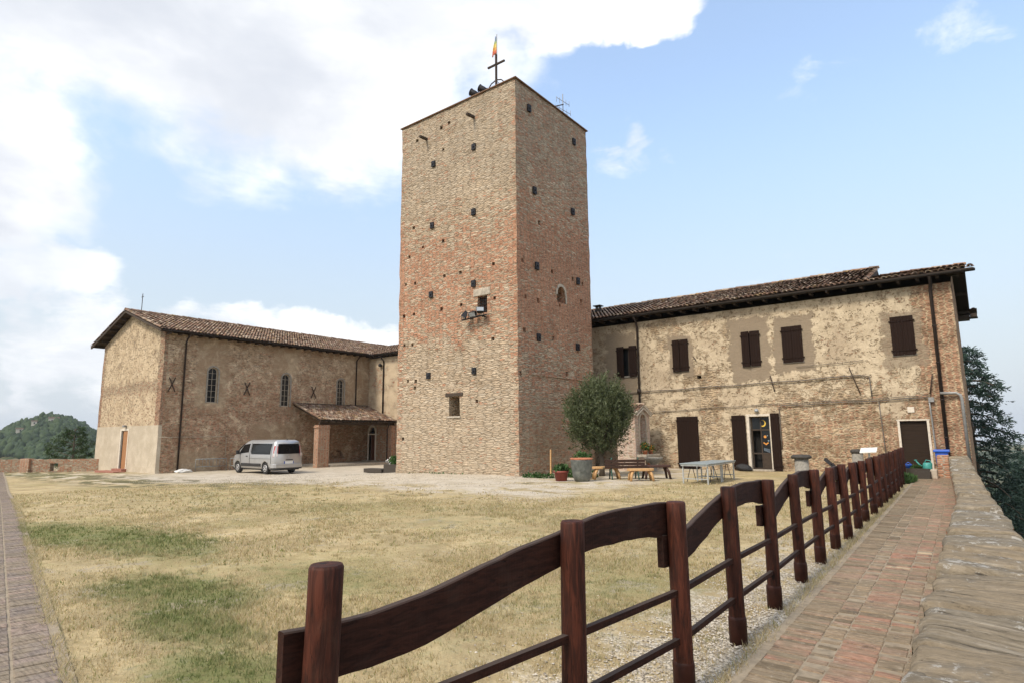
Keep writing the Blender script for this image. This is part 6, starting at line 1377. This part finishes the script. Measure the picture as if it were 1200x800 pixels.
MB().obox((-4.80, 26.5, .50), (.17, 0, -.17), (0, .17, 0), (.02, 0, .02)).build('seat', M['black'], fc); MB().obox((-4.62, 26.5, .33), (.12, 0, -.15), (0, .17, 0), (.02, 0, .02)).build('backrest', M['black'], fc)
ty_ = root('toy_car', (-3.55, 25.0, 0), 'small red and yellow plastic toy on the grass behind the fence', 'toy'); MB().box(-3.68, -3.42, 24.88, 25.12, .05, .20).build('body', M['redplastic'], ty_, bevel=.02); MB().box(-3.62, -3.50, 24.90, 25.10, .20, .30).build('cab', M['yellowplastic'], ty_, bevel=.02)
for a in (-3.62, -3.48):
    for c_ in (24.87, 25.13): MB().tube([(a, c_ - .02, .05), (a, c_ + .02, .05)], .05, 10).build('wheel', M['blackplastic'], ty_)
# far end of the path
tro = root('plank_trough', (-2.0, 26.75, 0), 'long dark plank planter box with small plants at the end of the path', 'planter'); mb = MB(); mb.box(-2.42, -1.62, 26.85, 26.89, -.02, .34); mb.box(-2.42, -1.62, 27.21, 27.25, -.02, .34); mb.box(-2.42, -2.38, 26.892, 27.208, -.02, .34); mb.box(-1.66, -1.62, 26.892, 27.208, -.02, .34); mb.build('planks', M['oldplank'], tro); MB().box(-2.378, -1.662, 26.892, 27.208, .02, .28).build('soil', M['soil'], tro); leaves('foliage', (-2.1, 27.05, .36), (.28, .12, .10), 260, .08, M['potplant'], tro)
tro = root('plank_trough', (-1.85, 26.4, 0), 'short dark plank box in front of the longer planter at the path end', 'planter'); mb = MB(); mb.box(-2.02, -1.58, 26.20, 26.24, -.02, .26); mb.box(-2.02, -1.58, 26.56, 26.60, -.02, .26); mb.box(-2.02, -1.98, 26.242, 26.558, -.02, .26); mb.box(-1.62, -1.58, 26.242, 26.558, -.02, .26); mb.build('planks', M['oldplank'], tro); MB().box(-1.978, -1.622, 26.242, 26.558, .0, .20).build('soil', M['soil'], tro)
wc = root('watering_can', (-1.74, 27.05, .28), 'turquoise plastic watering can standing on the planter by the brown door', 'watering can'); MB().lathe((-1.70, 27.05, .285), [(.14, 0), (.155, .04), (.13, .22), (.10, .26), (.06, .265)], 16).build('tank', M['turquoise'], wc); MB().tube([(-1.80, 27.05, .36), (-1.94, 27.05, .48), (-2.03, 27.05, .60)], [.035, .025, .02], 8).lathe((-2.04, 27.05, .59), [(.02, 0), (.055, .05), (.0, .06)], 10).build('spout', M['turquoise'], wc); MB().tube([(-1.78, 27.05, .53), (-1.72, 27.05, .64), (-1.60, 27.05, .62), (-1.55, 27.05, .50), (-1.565, 27.05, .36)], .018, 6).build('handle', M['turquoise'], wc)
bb = root('blue_tub', (-2.25, 27.05, .28), 'small blue tub on the left end of the long planter', 'tub'); MB().lathe((-2.28, 27.05, .28), [(.09, 0), (.11, .16), (.125, .17), (.12, .19), (.10, .19), (.09, .05), (0, .04)], 14).tube([(-2.40, 27.05, .46), (-2.28, 27.05, .55), (-2.16, 27.05, .46)], .012, 6).build('tub', M['blueplastic'], bb)
bi = root('blue_bin', (-1.28, 28.35, 0), 'blue plastic bin with a wide lid by the brown door', 'bin'); MB().raw([(-1.43, 28.15, 0), (-1.13, 28.15, 0), (-1.13, 28.5, 0), (-1.43, 28.5, 0), (-1.48, 28.10, .90), (-1.08, 28.10, .90), (-1.08, 28.55, .90), (-1.48, 28.55, .90)], [(3, 2, 1, 0), (4, 5, 6, 7), (0, 1, 5, 4), (1, 2, 6, 5), (2, 3, 7, 6), (3, 0, 4, 7)]).build('body', M['blueplastic'], bi, bevel=.02); MB().box(-1.53, -1.02, 28.04, 28.61, .90, .99).build('lid', M['blueplastic'], bi, bevel=.02)
cb = root('stone_block', (-1.55, 26.9, 0), 'cream concrete block beside the end pier of the parapet', 'block'); mb = MB(); mb.box(-1.60, -1.40, 26.6, 27.0, -.03, .32); mb.build('block', M['creambox'], cb, bevel=.02)
gc = leaves('grass_tuft', (-2.15, 24.6, .05), (.22, .9, .13), 1500, .16, M['potplant'], None, up=1.4, aspect=.12); tag(gc, 'green grass tufts at the far foot of the fence', 'grass', kind='stuff')
# left side: racks, rag, planter by the porch
def rack(u0, v0, u1, v1, lab):
    t = root('bicycle_rack', (u0, v0, gzf(u0, v0)), lab, 'bicycle rack', 'bicycle racks by the nave'); zg = gzf(u0, v0); d = Vector((u1 - u0, v1 - v0, 0)); 
    MB().tube([(u0, v0, zg), (u0, v0, zg + .78), (u1, v1, zg + .78), (u1, v1, zg)], .026, 7).tube([(u0, v0, zg + .30), (u1, v1, zg + .30)], .02, 7).build('frame', M['galv'], t); mb = MB()
    for k in range(1, 9): p_ = Vector((u0, v0, zg)) + d * (k / 9); mb.tube([(p_.x, p_.y, zg + .30), (p_.x, p_.y, zg + .78)], .012, 6)
    mb.build('bars', M['galv'], t)
rack(-39.9, 18.6, -39.7, 20.5, 'grey steel bicycle rack against the nave nearest the downpipe'); rack(-39.4, 20.6, -38.9, 22.3, 'grey steel bicycle rack against the nave just in front of the van nose')
rg = root('white_sack', (-39.9, 17.9, -.45), 'crumpled white sack on the ground by the church corner downpipe', 'sack'); bm = bmesh.new(); bmesh.ops.create_icosphere(bm, subdivisions=3, radius=.36)
for v_ in bm.verts: v_.co = Vector((v_.co.x * .7, v_.co.y * 1.3, max(-.06, v_.co.z * .42) + .06)) * (1 + .35 * mnoise.noise(v_.co * 5))
me = bpy.data.meshes.new('sack'); bm.to_mesh(me); bm.free(); me.materials.append(M['white']); o = bpy.data.objects.new('sack', me); COL.objects.link(o); o.parent = rg
zz_ = gzf(-25, 21); pk = root('planter_box', (-24.6, 21.6, zz_), 'dark planter box with a small flowering plant left of the tower base', 'planter'); MB().box(-25.1, -24.0, 21.4, 21.9, zz_ - .05, zz_ + .42).build('box', M['oldplank'], pk, bevel=.015); MB().box(-26.6, -25.15, 21.3, 21.9, zz_ - .05, zz_ + .16).build('low_box', M['oldplank'], pk, bevel=.015); leaves('foliage', (-24.4, 21.6, zz_ + .58), (.36, .2, .22), 700, .12, M['potplant'], pk); leaves('blossoms', (-24.7, 21.6, zz_ + .55), (.4, .22, .2), 60, .08, M['white'], pk, aspect=.5)

# ------------------------------------------------------------------ trees
def sprays(name, cents, dirs, n_per, length, size, mat, parent, spread=.35, aspect=.14):
    """leafy twigs: leaves along short stalks that start at cents and run along dirs"""
    n = len(cents) * n_per; C_ = np.repeat(cents, n_per, 0); D_ = np.repeat(dirs, n_per, 0); t = rng.random(n)[:, None]
    P = C_ + D_ * t * length + rng.normal(size=(n, 3)) * size * .25
    a = D_ + rng.normal(size=(n, 3)) * spread * 1.6; a /= np.linalg.norm(a, axis=1)[:, None]; b = np.cross(a, rng.normal(size=(n, 3))); b /= np.linalg.norm(b, axis=1)[:, None]
    s = size * rng.uniform(.6, 1.3, n)[:, None]
    V = np.stack([P, P + a * s * .5 + b * s * aspect, P + a * s, P + a * s * .5 - b * s * aspect], 1).reshape(-1, 3)
    return mesh_np(name, V, np.arange(len(V)).reshape(-1, 4), mat, parent)
ol = root('olive_tree', (-12.50, 22.2, 0), 'round bushy olive tree growing at the corner of the tower', 'tree'); oc = np.array((-12.50, 22.2, 2.25))
n = 1250; d = rng.normal(size=(n, 3)); d /= np.linalg.norm(d, axis=1)[:, None]; lob = np.array([1 + .30 * mnoise.noise(Vector(q) * 1.7) + .22 * mnoise.noise(Vector(q) * 4.5) + .10 * max(0, q[2]) for q in d])
r_ = rng.random(n) ** .33 * lob; C_ = oc + d * r_[:, None] * np.array((1.22, 1.22, 1.36)); D_ = d * .55 + np.array((0, 0, .95)) + rng.normal(size=(n, 3)) * .28; D_ /= np.linalg.norm(D_, axis=1)[:, None]
sprays('crown', C_, D_, 26, .50, .125, M['olive'], ol, .38, .15)
mb = MB().tube([(-12.50, 22.2, -.05), (-12.48, 22.2, .4), (-12.52, 22.22, .9), (-12.48, 22.2, 1.6)], [.13, .10, .09, .07], 10)
for k in range(9): a = k * 2.4; mb.tube([(-12.50, 22.2, .75 + .06 * k), (-12.50 + math.cos(a) * .5, 22.2 + math.sin(a) * .5, 1.5 + .08 * k), (-12.50 + math.cos(a) * .95, 22.2 + math.sin(a) * .95, 2.2 + .12 * k)], [.05, .035, .015], 6)
mb.build('trunk', M['bark'], ol)
def layered_conifer(name, base, H, spread_, nb, lab, mat, top_r=.15, droop=.25, z_lo=.1, leaf=.16, nl=26, grp=None):
    t = root(name, base, lab, 'tree', grp); b = Vector(base); tips, dirs = [], []; mb = MB().tube([b, b + Vector((.05, 0, H * .5)), b + Vector((0, 0, H))], [H * .028, H * .018, .03], 9)
    for k in range(nb):
        f = z_lo + (1 - z_lo) * (k / nb) ** .9; a = k * 2.399 + random.uniform(-.4, .4); L = spread_ * ((1 - f) ** .75 + top_r) * random.uniform(.65, 1.12); z0 = H * f
        dv = Vector((math.cos(a), math.sin(a), 0)); P = []
        for j in range(6): s = j / 5; P.append(b + Vector((0, 0, z0)) + dv * (L * s) + Vector((0, 0, L * (.22 * s - droop * 1.6 * s * s))))
        mb.tube(P, [.05 * (1 - .8 * j / 5) * H / 8 for j in range(6)], 5)
        side = Vector((-dv.y, dv.x, 0))
        for j in range(int(9 + L * 9)):
            s = random.uniform(.2, 1.) ** .7; q = P[min(4, int(s * 5))].lerp(P[min(5, int(s * 5) + 1)], s * 5 - int(s * 5)); w = L * .34 * (1.15 - s) * random.uniform(-1, 1)
            tips.append(q + side * w + Vector((0, 0, random.uniform(-.10, .04)))); dd = (dv * .8 + side * (1.2 * math.copysign(1, w)) + Vector((0, 0, random.uniform(-.7, .1)))).normalized(); dirs.append(dd)
    mb.build('trunk', M['bark'], t); sprays('crown', np.array(tips), np.array(dirs), nl, .42 * H / 9, leaf, mat, t, .5, .13)
    return t
layered_conifer('cedar_tree', (-.55, 44.5, -7.0), 13.6, 3.5, 74, 'dark blue green cedar with drooping layered branches behind the farmhouse corner', M['cedar'], .16, .30, .12, .24, 15)
layered_conifer('cedar_tree', (2.6, 60, -14), 14.2, 3.6, 70, 'lower dark cedar on the slope beyond the parapet wall', M['cedar'], .12, .25, .1, .26, 18)
cz = -3.5; layered_conifer('pine_tree', (-57.6, 17.2, cz), 6.0, 3.2, 30, 'green conifer with upswept branches standing behind the boundary wall', M['conifer'], .10, -.12, .34, .17, 13)
# houses far away on the hill
def hill_house(th, r, zadd, w, dpt, h, lab):
    x, y = r * math.cos(R(th)), r * math.sin(R(th)); z = float(terrain(np.array([x]), np.array([y]))[0]) + zadd; t = root('hill_house', (x, y, z), lab, 'house', 'houses on the distant hill', R(th) + math.pi / 2)
    MB().box(-w / 2, w / 2, -dpt / 2, dpt / 2, -6, h).build('wall', M['whiteplaster'], t, True)
    P = [(-w / 2 - .4, -dpt / 2 - .5, h), (-w / 2 - .4, dpt / 2 + .5, h), (-w / 2 - .4, 0, h + dpt * .22)]; MB().prism(P, (w + .8, 0, 0)).build('roof', M['tiles'], t, True)
    mb = MB()
    for k in range(int(w // 3.5)):
        for zz in (1.2, 4.0):
            if zz + 1.4 < h: mb = MB().box(-w / 2 + 1.4 + 3.4 * k, -w / 2 + 2.4 + 3.4 * k, dpt / 2 - .05, dpt / 2 + .05, zz, zz + 1.4); mb.build('window', M['glass'], t, True)
hill_house(164.75, 700, 4.2, 8, 6, 4., 'long pale house near the top of the wooded hill'); hill_house(165.9, 700, 5, 4, 5, 3.4, 'small pale house left of the long one on the wooded hill'); hill_house(166.7, 690, 4.6, 5, 5, 3.2, 'leftmost low pale house on the wooded hill'); hill_house(166.2, 470, 4, 5, 5, 3.5, 'pale house low on the slope just above the boundary wall')
